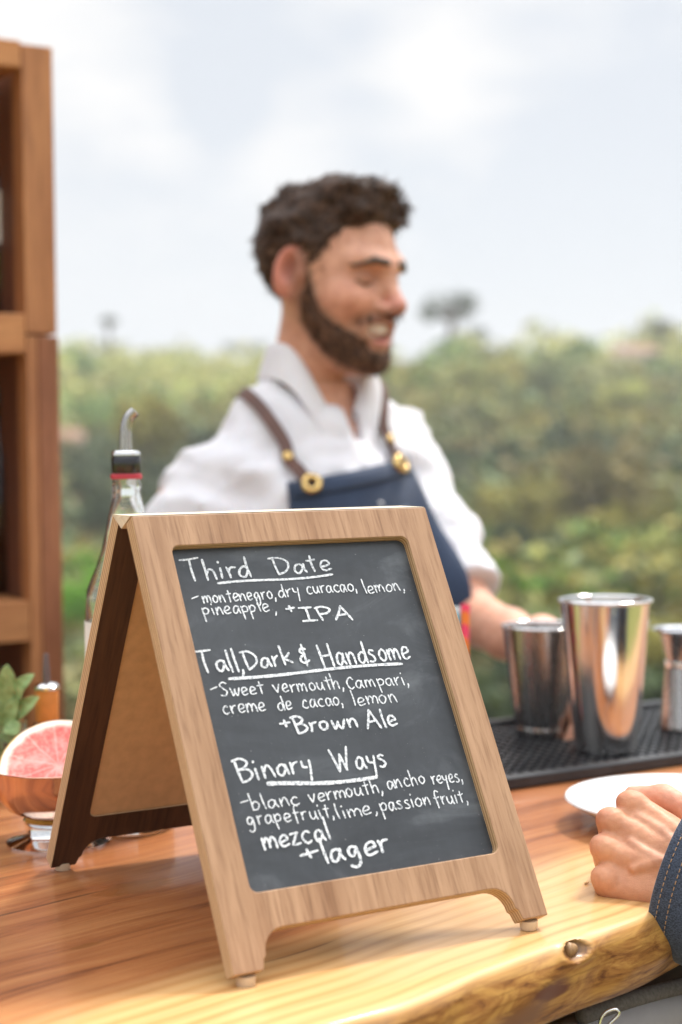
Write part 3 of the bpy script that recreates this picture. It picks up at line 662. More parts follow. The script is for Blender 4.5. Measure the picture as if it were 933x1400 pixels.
for (ln, text, x0, q0, x1, q1, xh) in WORDS:
    out = lines.setdefault(ln, ([], [], [])); out[2].append(text)
    adv = [G[ch][0] for ch in text]; gap = .16; tot = sum(adv)+gap*(len(text)-1); sx = (x1-x0)/tot; x = 0
    head = xh > .0071; xh = xh if head else xh*.89
    pw = .0017 if head else .00106
    if text in ('IPA', 'lager', 'Brown', 'Ale') or text == '+': pw = .0018
    if ln == 12: pw = .0021
    for ch, a_ in zip(text, adv):
        wob = hr.normal(size=4)*.03
        for st_ in G[ch][1]:
            pts = []
            for (gx, gy) in st_:
                gx2 = gx*(1+wob[2])+wob[0]+.02*hr.normal(); gy2 = gy*(1+wob[3])+wob[1]+.02*hr.normal()
                t_ = (x+gx)/tot; bx = x0+(x+gx2)*sx; bq = q0+(q1-q0)*t_
                pts.append((K*(bx-.02*gy2*xh), K*(-(bq-gy2*xh))))
            zi += 1; ribbon(pts, pw*K, -BR+.00012+(zi % 12)*2.2e-5, out)
        x += a_+gap
for (ln, x0, q0, x1, q1, w_) in UNDER:
    zi += 1; pts = [(K*(x0+(x1-x0)*t), K*(-(q0+(q1-q0)*t)+.0012*math.sin(t*5+ln))) for t in np.linspace(0, 1, 8)]; ribbon(pts, w_*.00052*K, -BR+.00012+(zi % 12)*2.2e-5, lines[ln]); 
for ln, (V, F, tx) in sorted(lines.items()):
    o = pydata('handwritten_line', V, F, chalk_m, chalk, smooth=False); o['label'] = 'white handwritten words "%s"' % ' '.join(tx)
# ================================================================== SHELVING UNIT
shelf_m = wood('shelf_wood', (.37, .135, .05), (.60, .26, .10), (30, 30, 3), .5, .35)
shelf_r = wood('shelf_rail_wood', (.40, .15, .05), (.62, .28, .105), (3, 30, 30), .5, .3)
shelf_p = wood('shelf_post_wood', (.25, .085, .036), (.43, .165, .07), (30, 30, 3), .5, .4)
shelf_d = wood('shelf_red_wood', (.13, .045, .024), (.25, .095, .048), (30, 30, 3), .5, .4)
SD = 2.1; pr = at(84, 619, SD); SX, SY = float(pr[0]), float(pr[1])
def zpx(py, D=SD): return float(at(40, py, D)[2])
sh = thing('shelving_unit', 'tall open orange-brown wooden shelving unit standing behind the bar at the left', 'shelf', (SX-.45, SY, 0.03))
def sbox(nm, x0, y0, z0, x1, y1, z1, mt, bw=.002): return box_obj(nm, (x0-(SX-.45), y0-SY, z0-.03, x1-(SX-.45), y1-SY, z1-.03), mt, sh, bw)
zt = zpx(67); zm = zpx(458)
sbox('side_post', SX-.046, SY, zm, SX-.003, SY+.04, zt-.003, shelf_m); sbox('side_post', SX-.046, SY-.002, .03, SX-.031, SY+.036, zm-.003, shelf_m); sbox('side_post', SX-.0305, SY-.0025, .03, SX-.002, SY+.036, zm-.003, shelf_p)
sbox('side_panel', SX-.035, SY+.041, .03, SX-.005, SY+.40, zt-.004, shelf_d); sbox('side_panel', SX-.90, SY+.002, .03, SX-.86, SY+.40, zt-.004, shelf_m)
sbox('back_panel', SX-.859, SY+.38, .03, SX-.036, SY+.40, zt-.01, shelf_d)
sbox('top_board', SX-.859, SY-.002, zpx(103), SX-.047, SY+.379, zt, shelf_r)
for a, b_ in ((432, 485), (820, 875)): sbox('shelf_board', SX-.859, SY-.002, zpx(b_), SX-.047, SY+.379, zpx(a), shelf_r)
sbox('shelf_board', SX-.859, SY-.002, .45, SX-.047, SY+.379, .50, shelf_r)
# ---- glass and metal
def glass(name, col=(1, 1, 1), rough=.02):
    m, N, L, b = new_mat(name); setp(b, Base_Color=col, Roughness=rough, IOR=1.48, Transmission_Weight=1.0); return m
GLASS = glass('clear_glass', (.96, .985, .97)); AMBER = glass('amber_glass', (.22, .09, .03))
m, N, L, b = new_mat('polished_steel'); f = noise(N, L, coords(N, L, (500, 500, 8)), 1.0, 3); setp(b, Base_Color=(.74, .72, .70), Metallic=1.0); f = mixc(N, L, .5, f, noise(N, L, coords(N, L), 40, 5, .7)); L.new(ramp(N, L, f, [(.35, (.07, .07, .07)), (.65, (.22, .22, .22))]), b.inputs['Roughness']); STEEL = m
m, N, L, b = new_mat('worn_steel'); f = noise(N, L, coords(N, L, (300, 300, 20)), 1.0, 4); setp(b, Base_Color=(.40, .39, .38), Metallic=1.0); L.new(ramp(N, L, f, [(.3, (.18, .18, .18)), (.7, (.32, .32, .32))]), b.inputs['Roughness']); WORN = m
CHROME = plain('chrome', (.82, .82, .83), .06, 1.0, .02)
BLACK = plain('black_rubber', (.022, .023, .026), .36, var=.25, vs_=60)
LABELM = plain('paper_label', (.70, .70, .66), .8, var=.06)
def bottle_on_shelf(x, z, lab, g_mat, h, r):
    t = thing('bottle', lab, 'bottle', (x, SY+.16, z))
    lathe_obj('glass_body', [(r*.9, 0), (r, .006), (r, h*.62), (r*.85, h*.70), (r*.4, h*.80), (r*.36, h), (r*.40, h+.002)], g_mat, t, 32)
    if h > .28: lathe_obj('label', [(r+.0006, h*.36), (r+.0006, h*.60)], LABELM, t, 32, False, False)
    lathe_obj('stopper', [(r*.42, h*.965), (r*.44, h*1.06), (r*.3, h*1.07)], BLACK, t, 24); return t
q = at(-6, 400, SD+.16); bottle_on_shelf(float(q[0])-.002, zpx(432)+.0006, 'dark bottle with a pale label on the upper shelf at the left edge', AMBER, .30, .034)
q = at(-10, 700, SD+.16); bottle_on_shelf(float(q[0])-.004, zpx(820)+.0006, 'dark bottle in the shadow of the middle shelf at the left edge', AMBER, .27, .036)

# ================================================================== THINGS ON THE BAR
# clear bottle with pour spout
p = on_table(180, 1131); D = depth(p); S = D/FPX
def hz(py, base): return (base-py)*S
t = thing('bottle', 'clear glass bottle with a steel pour spout and red ring behind the chalkboard', 'bottle', p)
r0 = 58*S; b0 = 1131
lathe_obj('glass_body', [(r0*.9, 0), (r0, .004), (r0, hz(840, b0)), (r0*.97, hz(815, b0)), (56*S, hz(806, b0)), (50*S, hz(790, b0)), (42*S, hz(772, b0)), (35*S, hz(750, b0)), (29*S, hz(725, b0)), (25*S, hz(705, b0)), (20.5*S, hz(682, b0)), (19*S, hz(672, b0)), (20*S, hz(668, b0)), (20*S, hz(664, b0)), (18.5*S, hz(660, b0)), (18.5*S, hz(650, b0)),
    (15*S, hz(650, b0)), (15*S, hz(680, b0)), (23.5*S, hz(705, b0)), (33.6*S, hz(750, b0)), (48.6*S, hz(790, b0)), (54.6*S, hz(807, b0)), (r0*.97, hz(820, b0)), (r0*.975, .012), (r0*.7, .008)], GLASS, t, 56)
lathe_obj('label', [(r0+.0007, hz(1080, b0)), (r0+.0007, hz(846, b0))], LABELM, t, 56, False, False)
lathe_obj('red_ring', [(19*S, hz(655, b0)), (21.4*S, hz(654.5, b0)), (21.6*S, hz(651, b0)), (21*S, hz(648, b0)), (19*S, hz(647.6, b0))], plain('red_band', (.42, .03, .05), .35, var=.05), t, 40)
st_ = lathe_obj('stopper', [(18.6*S, hz(647, b0)), (19.6*S, hz(646, b0)), (19.8*S, hz(626, b0)), (18.6*S, hz(624, b0))], plain('dark_steel', (.07, .07, .075), .25, 1.0, .1), t, 40)
lathe_obj('stopper_rim', [(17*S, hz(624, b0)), (19.2*S, hz(623, b0)), (19.4*S, hz(619, b0)), (17.6*S, hz(616.5, b0)), (6*S, hz(616, b0))], CHROME, t, 40)
path = catmull([(0, 0, hz(618, b0)), (0, 0, hz(600, b0)), (.0004, 0, hz(585, b0)), (4.5*S, 0, hz(572, b0)), (13*S, 0, hz(563, b0))], 7)
path = [np.array([q[0]*RH[0], q[0]*RH[1], q[2]]) for q in path]
V, F = tube(path, list(np.linspace(9.3*S, 7.4*S, len(path))), 18); o = pydata('pour_spout', V, F, WORN, t); sharp(o, 50)

# steel coupe of grapefruit
p = on_table(81, 1150); S = depth(p)/FPX
cp = thing('coupe_bowl', 'polished steel footed coupe bowl holding cut grapefruit left of the chalkboard', 'bowl', p)
prof = [(71*S, 0), (71*S, 2*S), (64*S, 5*S), (48*S, 9*S), (42*S, 14*S), (41*S, 24*S), (47*S, 29*S), (48*S, 32*S), (42*S, 34*S), (44*S, 36*S), (68*S, 48*S), (84*S, 68*S), (91*S, 88*S), (93*S, 104*S), (94.5*S, 106*S), (93*S, 106.5*S), (90*S, 102*S), (88*S, 86*S), (80*S, 68*S), (62*S, 51*S), (20*S, 44*S), (0, 43*S)]
lathe_obj('foot', prof[:9]+[(30*S, 34.5*S)], CHROME, cp, 64, True, True); lathe_obj('bowl_body', [(30*S, 34.6*S)]+prof[9:], plain('steel_warm_reflection', (.62, .40, .29), .12, 1.0, .06, 40), cp, 64, True, False)  # bowl steel tinted warm: reflection of the brown wood put into its colour
# half grapefruit: dome of rind, cut face with pith, membranes and pulp
def grapefruit(label, loc, rad, nrm, seed):
    m, N, L, b = new_mat('grapefruit_flesh')
    tc = N.new('ShaderNodeTexCoord'); sp = N.new('ShaderNodeSeparateXYZ'); L.new(tc.outputs['Object'], sp.inputs[0])
    def M_(op, a, c_=None):
        q = N.new('ShaderNodeMath'); q.operation = op
        for i, s in enumerate((a, c_)):
            if s is None: continue
            if isinstance(s, (int, float)): q.inputs[i].default_value = s
            else: L.new(s, q.inputs[i])
        return q.outputs[0]
    rr = M_('SQRT', M_('ADD', M_('MULTIPLY', sp.outputs[0], sp.outputs[0]), M_('MULTIPLY', sp.outputs[1], sp.outputs[1])))
    ang = M_('ARCTAN2', sp.outputs[1], sp.outputs[0]); sg = M_('ABSOLUTE', M_('SINE', M_('MULTIPLY', ang, 5.5)))
    v = coords(N, L, (1, 1, 1)); cxyz = N.new('ShaderNodeCombineXYZ'); L.new(M_('MULTIPLY', ang, 9.0), cxyz.inputs[0]); L.new(M_('MULTIPLY', rr, 170.0), cxyz.inputs[1]); pn = mixc(N, L, .5, noise(N, L, cxyz.outputs[0], 1.6, 4, .6, .6), noise(N, L, v, 330, 4, .6)); pn2 = noise(N, L, v, 70, 3, .6)
    flesh = ramp(N, L, pn, [(.32, (.58, .06, .05)), (.5, (.78, .17, .14)), (.68, (.92, .42, .36))])
    flesh = mixc(N, L, ramp(N, L, pn2, [(.48, (0, 0, 0)), (.66, (.6, .6, .6))]), flesh, (.90, .50, .44))
    mem = ramp(N, L, M_('MULTIPLY', sg, M_('MULTIPLY', rr, 1/rad)), [(.03, (.45, .45, .45)), (.10, (0, 0, 0))])
    c = mixc(N, L, mem, flesh, (.88, .62, .55))
    edge = M_('ADD', M_('MULTIPLY', rr, 1/rad), M_('MULTIPLY', M_('SUBTRACT', pn2, .5), .10))
    c = mixc(N, L, ramp(N, L, edge, [(.80, (0, 0, 0)), (.88, (1, 1, 1))]), c, (.90, .78, .66))
    c = mixc(N, L, ramp(N, L, edge, [(.955, (0, 0, 0)), (.975, (1, 1, 1))]), c, (.82, .48, .06))
    L.new(c, b.inputs['Base Color']); setp(b, Roughness=.3, Subsurface_Weight=.25, Subsurface_Scale=.004); b.inputs['Subsurface Radius'].default_value = (1, .4, .25); bump(N, L, b, pn, .35, .001)
    rind = plain('grapefruit_rind', (.80, .48, .10), .4, var=.12, vs_=180, bmp=.1)
    t = thing('grapefruit_half', label, 'grapefruit', loc); t.rotation_euler = Vector(nrm).to_track_quat('Z', 'Y').to_euler()
    fp = [(0, -.0015)]+[(rad*s, -.0015+.0012*math.sin(s*9)) for s in np.linspace(.08, .97, 16)]
    V, F = lathe(fp, 56, False, False); o = pydata('cut_face', V, F, m, t); fix_normals(o.data)
    dome = [(rad*.97*1.0, -.0004), (rad*.995, -.002)]+[(rad*math.cos(a), -.003-rad*.92*math.sin(a)) for a in np.linspace(.03, math.pi/2, 16)]
    V, F = lathe(dome, 56, False, False); o = pydata('rind', V, F, rind, t); fix_normals(o.data); return t
bowl = p+np.array([0, 0, 100*S])
grapefruit('half grapefruit in the steel bowl, its pink cut face turned to the camera', p+np.array([0, 0, 104*S])+FWH*4*S, 82*S, tuple(-FWH*.66+RH*.06+np.array([0, 0, .75])), 1)

# bitters bottle with amber stopper and thin dasher tube
p = on_table(66, 1085); S = depth(p)/FPX; b0 = 1085
t = thing('bitters_bottle', 'small glass bottle with amber cork stopper and thin dasher tube behind the grapefruit', 'bottle', p)
lathe_obj('glass_body', [(27*S, 0), (28*S, 3*S), (28*S, hz(1010, b0)), (24*S, hz(998, b0)), (18*S, hz(990, b0)), (17*S, hz(985, b0)), (15*S, hz(985, b0)), (16*S, hz(990, b0)), (25*S, hz(1008, b0)), (25*S, 5*S), (0, 4*S)], GLASS, t, 40, True, False)
lathe_obj('cork_stopper', [(14*S, hz(990, b0)), (16*S, hz(984.5, b0)), (16.6*S, hz(942, b0)), (14*S, hz(941.5, b0))], plain('amber_cork', (.66, .25, .06), .3, var=.15, vs_=90), t, 32)
lathe_obj('metal_collar', [(14*S, hz(941.4, b0)), (17.8*S, hz(941, b0)), (17.8*S, hz(937, b0)), (14*S, hz(934, b0)), (6*S, hz(932, b0))], CHROME, t, 32)
lathe_obj('dasher_tube', [(5.5*S, hz(933, b0)), (5*S, hz(915, b0)), (3.6*S, hz(896, b0)), (3.2*S, hz(893, b0))], plain('grey_tube', (.16, .12, .12), .35, .6), t, 20)
# sage in a glass
p = on_table(2, 1092); S = depth(p)/FPX; b0 = 1092
t = thing('herb_glass', 'small clear glass holding fresh sage sprigs at the left edge', 'glass', p)
lathe_obj('tumbler', [(30*S, 0), (31*S, 2*S), (37*S, hz(985, b0)), (35.6*S, hz(985, b0)), (29*S, 6*S), (0, 6*S)], GLASS, t, 40, True, False)
m, N, L, b = new_mat('sage_leaf'); v = coords(N, L); f = noise(N, L, v, 120, 4); L.new(ramp(N, L, f, [(.3, (.13, .22, .06)), (.7, (.30, .42, .17))]), b.inputs['Base Color']); setp(b, Roughness=.6, Subsurface_Weight=.15, Subsurface_Scale=.003); SAGE = m
sg = thing('sage_sprig', 'bunch of pale green sage leaves sticking out of the glass at the left edge', 'herb', (p[0], p[1], p[2]+7*S))
def leaf(base, d, ln, w, up, curl):
    d = np.array(d, float); d /= np.linalg.norm(d); sd_ = np.cross(d, up); sd_ /= np.linalg.norm(sd_); nn = np.cross(sd_, d); V = []; F = []
    for i, s in enumerate(np.linspace(0, 1, 11)):
        ww = w*math.sin(math.pi*min(1, s*.93+.05))**.75; c = base+d*ln*s-nn*curl*s*s*ln
        for j in range(5): q = (j-2)/2; V.append(c+sd_*ww*q*.5+nn*(abs(q)*ww*.16+.0006*math.sin(s*40+j)))
    for i in range(10):
        for j in range(4): F.append((i*5+j, i*5+j+1, i*5+j+6, i*5+j+5))
    return V, F
g = np.random.default_rng(3); stems = []
for i in range(6):
    a = i*1.1; tp = np.array([.016*math.cos(a), .016*math.sin(a), hz(950, b0)-7*S+g.uniform(-.005, .012)]); stems.append(tube(catmull([(.006*math.cos(a), .006*math.sin(a), 0), tp*.6, tp], 5), .0011, 6))
V, F = merge(stems); pydata('stems', V, F, SAGE, sg)
def lp(px, py, dz=0.0): return at(px, py, depth(p)+dz)-np.array(sg.location)
LV = [((8, 985), (6, 918), 21, -.01, .1), ((12, 960), (10, 915), 20, .0, .3), ((16, 950), (36, 925), 17, .0, .7), ((14, 962), (36, 945), 16, -.008, -.5), ((12, 985), (48, 955), 20, -.01, .12), ((2, 1000), (20, 960), 20, -.012, .2), ((0, 1010), (-14, 960), 26, 0, .3),
      ((4, 975), (-6, 925), 24, .01, .1), ((6, 1000), (12, 1012), 24, -.015, .4), ((2, 955), (16, 930), 16, .01, .2), ((10, 990), (22, 1000), 22, -.018, .5), ((-10, 985), (-40, 950), 24, 0, .2), ((-8, 965), (-28, 925), 22, .01, .2)]
for (a0, a1, w, dz, cu) in LV:
    A0 = lp(*a0, dz); A1 = lp(*a1, dz-.008); V, F = leaf(A0, A1-A0, float(np.linalg.norm(A1-A0))*1.08, w*S*1.15, -FWH*.8+np.array([.2, 0, .5]), cu*.5)
    o = pydata('leaf', V, F, SAGE, sg); mo = o.modifiers.new('solid', 'SOLIDIFY'); mo.thickness = .0006; mo2 = o.modifiers.new('sub', 'SUBSURF'); mo2.levels = 1; mo2.render_levels = 1

# paper straws in a little glass behind the chalkboard
p = on_table(626, 1040); S = depth(p)/FPX
t = thing('straw_glass', 'small glass of paper straws hidden behind the right side of the chalkboard', 'glass', p)
lathe_obj('tumbler', [(24*S, 0), (25*S, 2*S), (28*S, 110*S), (26.5*S, 110*S), (23*S, 5*S), (0, 5*S)], GLASS, t, 36, True, False)
def straw(label, px, py, cols, base, r):
    m, N, L, b = new_mat('striped_paper'); v = coords(N, L, (1, 1, 1)); w_ = N.new('ShaderNodeTexWave'); w_.bands_direction = 'DIAGONAL'; w_.inputs['Scale'].default_value = 22; w_.inputs['Distortion'].default_value = 2; L.new(v, w_.inputs['Vector'])
    L.new(ramp(N, L, w_.outputs[0], [(.35, cols[0]), (.6, cols[1])]), b.inputs['Base Color']); setp(b, Roughness=.5)
    top = at(px, py, depth(p)+.004); bs = np.array(p)+base; tt = thing('paper_straw', label, 'straw', bs)
    d = top-bs; n_ = d/np.linalg.norm(d); V, F = tube([d*0, d*.5, d], r, 18, False); V2, F2 = tube([d, d*.5, d*0], r*.86, 18, False)
    V, F = merge([(V, F), (V2, F2)]); k = 18; F += [(2*k+i, 2*k+(i+1) % k, 3*k+(k-i-1) % k, 3*k+(k-i) % k) for i in range(0)]
    pydata('straw_tube', V, F, m, tt)
straw('orange and pink paper straw poking out behind the chalkboard\'s right edge', 637, 826, ((.90, .22, .03), (.88, .06, .14)), RH*.004+np.array([0, 0, 6*S]), 6.2*S)
straw('light blue paper straw beside the orange one behind the chalkboard', 624, 829, ((.12, .48, .62), (.70, .78, .8)), -RH*.006+np.array([0, 0, 6*S]), 6.2*S)

# black rubber bar mat
mx0, mx1, my0, my1 = .20, .78, .212*K, .445; MT = .012
mat_t = thing('bar_mat', 'black rubber bar mat with a raised rim and small studs under the shaker tins', 'bar mat', ((mx0+mx1)/2, (my0+my1)/2, TABLE+.0006))
cx_, cy_ = (mx0+mx1)/2, (my0+my1)/2; hx, hy = (mx1-mx0)/2, (my1-my0)/2
o = box_obj('base', (-hx+.012, -hy+.012, 0, hx-.012, hy-.012, .004), BLACK, mat_t, 0)
rim = merge([box(-hx, -hy, 0, hx, -hy+.0125, MT), box(-hx, hy-.0125, 0, hx, hy, MT), box(-hx, -hy+.0126, 0, -hx+.0125, hy-.0126, MT), box(hx-.0125, -hy+.0126, 0, hx, hy-.0126, MT)])
o = pydata('rim', *rim, BLACK, mat_t, smooth=False); bevel(o, .0025, 3)
st_ = []
for i in range(66):
    for j in range(28):
        x = -hx+.018+i*.0125; y = -hy+.016+j*.0125
        if x < hx-.014 and y < hy-.014: st_.append(box(x, y, .0039, x+.0075, y+.0075, .0075))
V, F = merge(st_); o = pydata('studs', V, F, BLACK, mat_t, smooth=False); o['kind'] = 'stuff'
MZ = .0006+.0076
# tins
def tin(label, bx, by_base, rb, rt, hpx, mat_, rim_r, base_ring):
    p = on_table(bx, by_base, MZ); S = depth(p)/FPX; t = thing('shaker_tin', label, 'shaker tin', p)
    rb, rt, h = rb*S, rt*S, hpx*S
    pr_ = [(rb*.80, .002), (rb*.86, 0), (rb*.97, .0006)]
    if base_ring: pr_ += [(rb*1.0, .004), (rb*1.0, h*.075), (rb*.985, h*.085), (rb*1.0, h*.10)]
    else: pr_ += [(rb, .004)]
    pr_ += [(rb+(rt-rb)*s**.93, .006+(h-.006)*s) for s in np.linspace(.10, .985, 18)]
    lathe_obj('tin_body', pr_+[(rt-.0012, h*.985)]+[(rb+(rt-rb)*s**.93-.0014, .006+(h-.006)*s) for s in np.linspace(.97, .05, 14)]+[(rb*.9, .006), (0, .0055)], mat_, t, 72, True, False, 60)
    V = []; F = []; n1, n2 = 72, 10                        # rolled rim
    for i in range(n1):
        a = 2*math.pi*i/n1
        for j in range(n2): q = 2*math.pi*j/n2; rr = rt+.0004+rim_r*math.cos(q); V.append((rr*math.cos(a), rr*math.sin(a), h+rim_r*math.sin(q)))
    for i in range(n1):
        for j in range(n2): F.append((i*n2+j, ((i+1) % n1)*n2+j, ((i+1) % n1)*n2+(j+1) % n2, i*n2+(j+1) % n2))
    o = pydata('rolled_rim', V, F, CHROME, t); fix_normals(o.data); return t
tin('tall polished steel shaker tin standing in front on the rubber mat', 829, 1026, 42, 61.5, 206, STEEL, .0017, False)
tin('short darker shaker tin standing behind the tall one on the rubber mat', 744, 1003, 38, 55, 148, WORN, .0014, True)
p = on_table(929, 997, MZ); S = depth(p)/FPX
t = thing('jigger', 'steel bell jigger on the rubber mat at the right edge', 'jigger', p)
hh = lambda py: (997-py)*S
lathe_obj('jigger_body', [(24*S, .001), (26.5*S, 0), (27.5*S, 3*S), (26*S, 6*S), (19*S, hh(915)), (17*S, hh(910)), (17*S, hh(903)), (20.5*S, hh(890)), (26.5*S, hh(866)), (29*S, hh(862)), (26.5*S, hh(862)), (15*S, hh(898)), (0, hh(902))], WORN, t, 56, True, False)
V = []; 
lathe_obj('rim', [(28*S, hh(864)), (34.5*S, hh(862)), (36*S, hh(860)), (35*S, hh(857.5)), (29*S, hh(858)), (27*S, hh(861))], CHROME, t, 56, False, False)
lathe_obj('waist_band', [(17.2*S, hh(911)), (19.4*S, hh(910)), (19.8*S, hh(907)), (19.4*S, hh(904)), (17.2*S, hh(903))], CHROME, t, 56, False, False)
# plate
p = on_table(930, 1127); S = depth(p)/FPX
china = plain('white_china', (.80, .80, .80), .12, var=.02, Coat_Weight=.3)
t = thing('plate', 'white china plate beside the fist at the right edge', 'plate', p)
R_ = 156*S
lathe_obj('dish', [(R_*.55, .0005), (R_*.58, 0), (R_*.60, .003), (R_*.80, .010), (R_*.985, .0195), (R_, .021), (R_*.992, .0222), (R_*.96, .0216), (R_*.74, .0125), (R_*.60, .0075), (R_*.52, .006), (0, .006)], china, t, 96, True, False)

# bag and hook below the counter edge
bag_m = plain('grey_leather', (.36, .335, .335), .5, var=.05, vs_=40, bmp=.05); trim_m = plain('grey_felt_trim', (.13, .115, .105), .95, var=.25, vs_=400)
DB = 1.03
pts = [at(797, 1402, DB-.02), at(840, 1386, DB), at(885, 1372, DB+.02), at(935, 1360, DB+.04), at(1020, 1345, DB+.07), at(1100, 1350, DB+.1)]
c0 = np.mean(pts, 0); t = thing('bag', 'smooth grey bag with a darker felt-like top edge below the counter', 'bag', c0)
ptc = catmull(pts, 8); nrm_ = -FWH*.045
V = []; F = []; nseg = 14
for q in ptc:
    for j in range(nseg+1):
        s = j/nseg; bul = math.sin(math.pi*min(1, s*1.15+.0))*.02
        V.append(q-c0+np.array([0, 0, -.20*s])-FWH*bul)
k = nseg+1
for i in range(len(ptc)-1):
    for j in range(nseg): F.append((i*k+j, (i+1)*k+j, (i+1)*k+j+1, i*k+j+1))
o = pydata('bag_front', V, F, bag_m, t); mo = o.modifiers.new('solid', 'SOLIDIFY'); mo.thickness = .05; mo.offset = 1 if True else 0
fix_normals(o.data)
V, F = tube([q-c0+np.array([0, 0, .004])+FWH*.004 for q in ptc], .0055, 12); pydata('top_trim', V, F, trim_m, t)
q = at(827, 1400, DB-.03); t = thing('metal_hook', 'small bent chrome hook on a black clip below the knot in the counter edge', 'hook', q)
hk = [(-.0035, 0, -.010), (-.003, 0, .0), (.0, 0, .0065), (.006, 0, .0092), (.0092, 0, .0075), (.008, 0, .0045), (.003, 0, -.0005), (.0005, 0, -.006), (.0, 0, -.012)]
hk = [np.array([a*RH[0], a*RH[1], c_]) for a, _, c_ in hk]
V, F = tube(catmull(hk, 7), .0011, 12); pydata('hook_wire', V, F, CHROME, t)
o = box_obj('clip', (-.004, -.003, -.020, .016, .003, -.0085), BLACK, t, .0015); o.rotation_euler = (0, 0, -YAW)

crumb_m = plain('bread_crumb', (.80, .58, .30), .9, var=.2, vs_=900)
for k, (px, py, lab) in enumerate(((802, 1209, 'tiny pale crumb on the bar top, the lower left of two below the plate'), (819, 1205, 'tiny pale crumb on the bar top, nearer the fist'))):
    V, Q = nets(lambda P: ell(P, (0, 0, .0009), (.0022, .0014, .0009))+.0004*nz(P, 1400, 3+k), (-.004, -.003, -.001), (.004, .003, .003), .0004); o = mesh_np('crumb', V, Q, crumb_m); q = on_table(px, py); o.location = (q[0], q[1], q[2]+.0003); tag(o, lab, 'crumb')
# ================================================================== PEOPLE
m, N, L, b = new_mat('skin'); a_ = N.new('ShaderNodeVertexColor'); a_.layer_name = 'tint'; v = coords(N, L)
f = noise(N, L, v, 60, 4, .6); c = mixc(N, L, 1.0, a_.outputs[0], ramp(N, L, f, [(.32, (.84, .74, .70)), (.68, (1.10, 1.08, 1.07))]), 'MULTIPLY')
L.new(c, b.inputs['Base Color']); setp(b, Roughness=.46, Subsurface_Weight=.22, Subsurface_Scale=.006, Specular_IOR_Level=.4); b.inputs['Subsurface Radius'].default_value = (1, .35, .2)
f2 = noise(N, L, v, 420, 3, .6); vo = N.new('ShaderNodeTexVoronoi'); vo.feature = 'DISTANCE_TO_EDGE'; vo.inputs['Scale'].default_value = 650; L.new(v, vo.inputs['Vector']); wr = noise(N, L, coords(N, L, (1, 1, 1)), 150, 4, .65); f2 = mixc(N, L, .4, mixc(N, L, .5, f2, ramp(N, L, vo.outputs[0], [(0, (0, 0, 0)), (.12, (1, 1, 1))])), wr); bump(N, L, b, f2, .42, .0009); SKIN = m
def hairmat(name, dark, light):
    m, N, L, b = new_mat(name); f = noise(N, L, coords(N, L, (90, 160, 90)), 1.0, 5, .65, .6); a_ = N.new('ShaderNodeVertexColor'); a_.layer_name = 'tint'; L.new(mixc(N, L, 1.0, ramp(N, L, f, [(.32, dark), (.7, light)]), a_.outputs[0], 'MULTIPLY'), b.inputs['Base Color']); setp(b, Roughness=.5, Specular_IOR_Level=.2); bump(N, L, b, f, .7, .004); return m
HAIR = hairmat('brown_hair', (.014, .007, .0045), (.125, .066, .040)); BEARD = hairmat('brown_beard', (.034, .016, .009), (.20, .095, .052))
m, N, L, b = new_mat('white_cotton'); v = coords(N, L); f = noise(N, L, v, 18, 4); f3 = noise(N, L, coords(N, L, (1, 1, 1)), 1500, 2)
L.new(ramp(N, L, f, [(.3, (.66, .65, .69)), (.7, (.74, .73, .76))]), b.inputs['Base Color']); setp(b, Roughness=.85, Sheen_Weight=.15, Subsurface_Weight=.08, Subsurface_Scale=.004); bump(N, L, b, f3, .1, .0005); SHIRT = m
def denim(name, dark, light, th=1600):
    m, N, L, b = new_mat(name); v = coords(N, L); w1 = noise(N, L, coords(N, L, (th, th*.5, th), (.5, .5, .6)), 1.0, 2, .5); f = noise(N, L, v, 22, 4)
    c = ramp(N, L, w1, [(.36, dark), (.62, light)]); c = mixc(N, L, .6, c, ramp(N, L, f, [(.3, (.65, .68, .72)), (.7, (1.25, 1.22, 1.2))]), 'MULTIPLY'); L.new(c, b.inputs['Base Color']); setp(b, Roughness=.85, Sheen_Weight=.2); bump(N, L, b, w1, .25, .0005); return m
DENIM = denim('apron_denim', (.010, .021, .050), (.029, .052, .104)); JACKET = denim('jacket_denim', (.008, .013, .028), (.055, .076, .12), 1400)
BROW = plain('brow_hair', (.055, .03, .02), .6, var=.3, vs_=400); LEATHER = plain('brown_leather', (.105, .045, .032), .55, var=.2, vs_=60); BRASS = plain('brass', (.72, .50, .20), .25, 1.0, .06); TROUS = plain('dark_trousers', (.03, .03, .035), .9)
SHOE = plain('black_shoe', (.02, .018, .016), .4)

# ---- bartender: body frame, origin at the base of the neck; X forward, Y to his left, Z up
NB = at(440, 555, 2.03); FAC = math.sin(R(30))*RH-math.cos(R(30))*FWH; FAC /= np.linalg.norm(FAC); LEFT = np.array([-FAC[1], FAC[0], 0])
def tl(pt): d = np.array(pt)-NB; return np.array([d @ FAC, d @ LEFT, d[2]])
man = thing('person', 'bearded smiling bartender in a white shirt and denim apron behind the bar, looking right', 'person', (NB[0], NB[1], .03))
MW = Matrix(((FAC[0], LEFT[0], 0, 0), (FAC[1], LEFT[1], 0, 0), (0, 0, 1, NB[2]-.03), (0, 0, 0, 1)))   # body frame inside the thing
shR = np.array([-.012, -.181, -.138]); shL = np.array([-.030, .132, -.064])
elL = tl(at(640, 842, 1.97)); wrL = tl(at(772, 903, 1.73)); elR = np.array([-.03, -.255, -.36]); wrR = np.array([.20, -.17, -.345])
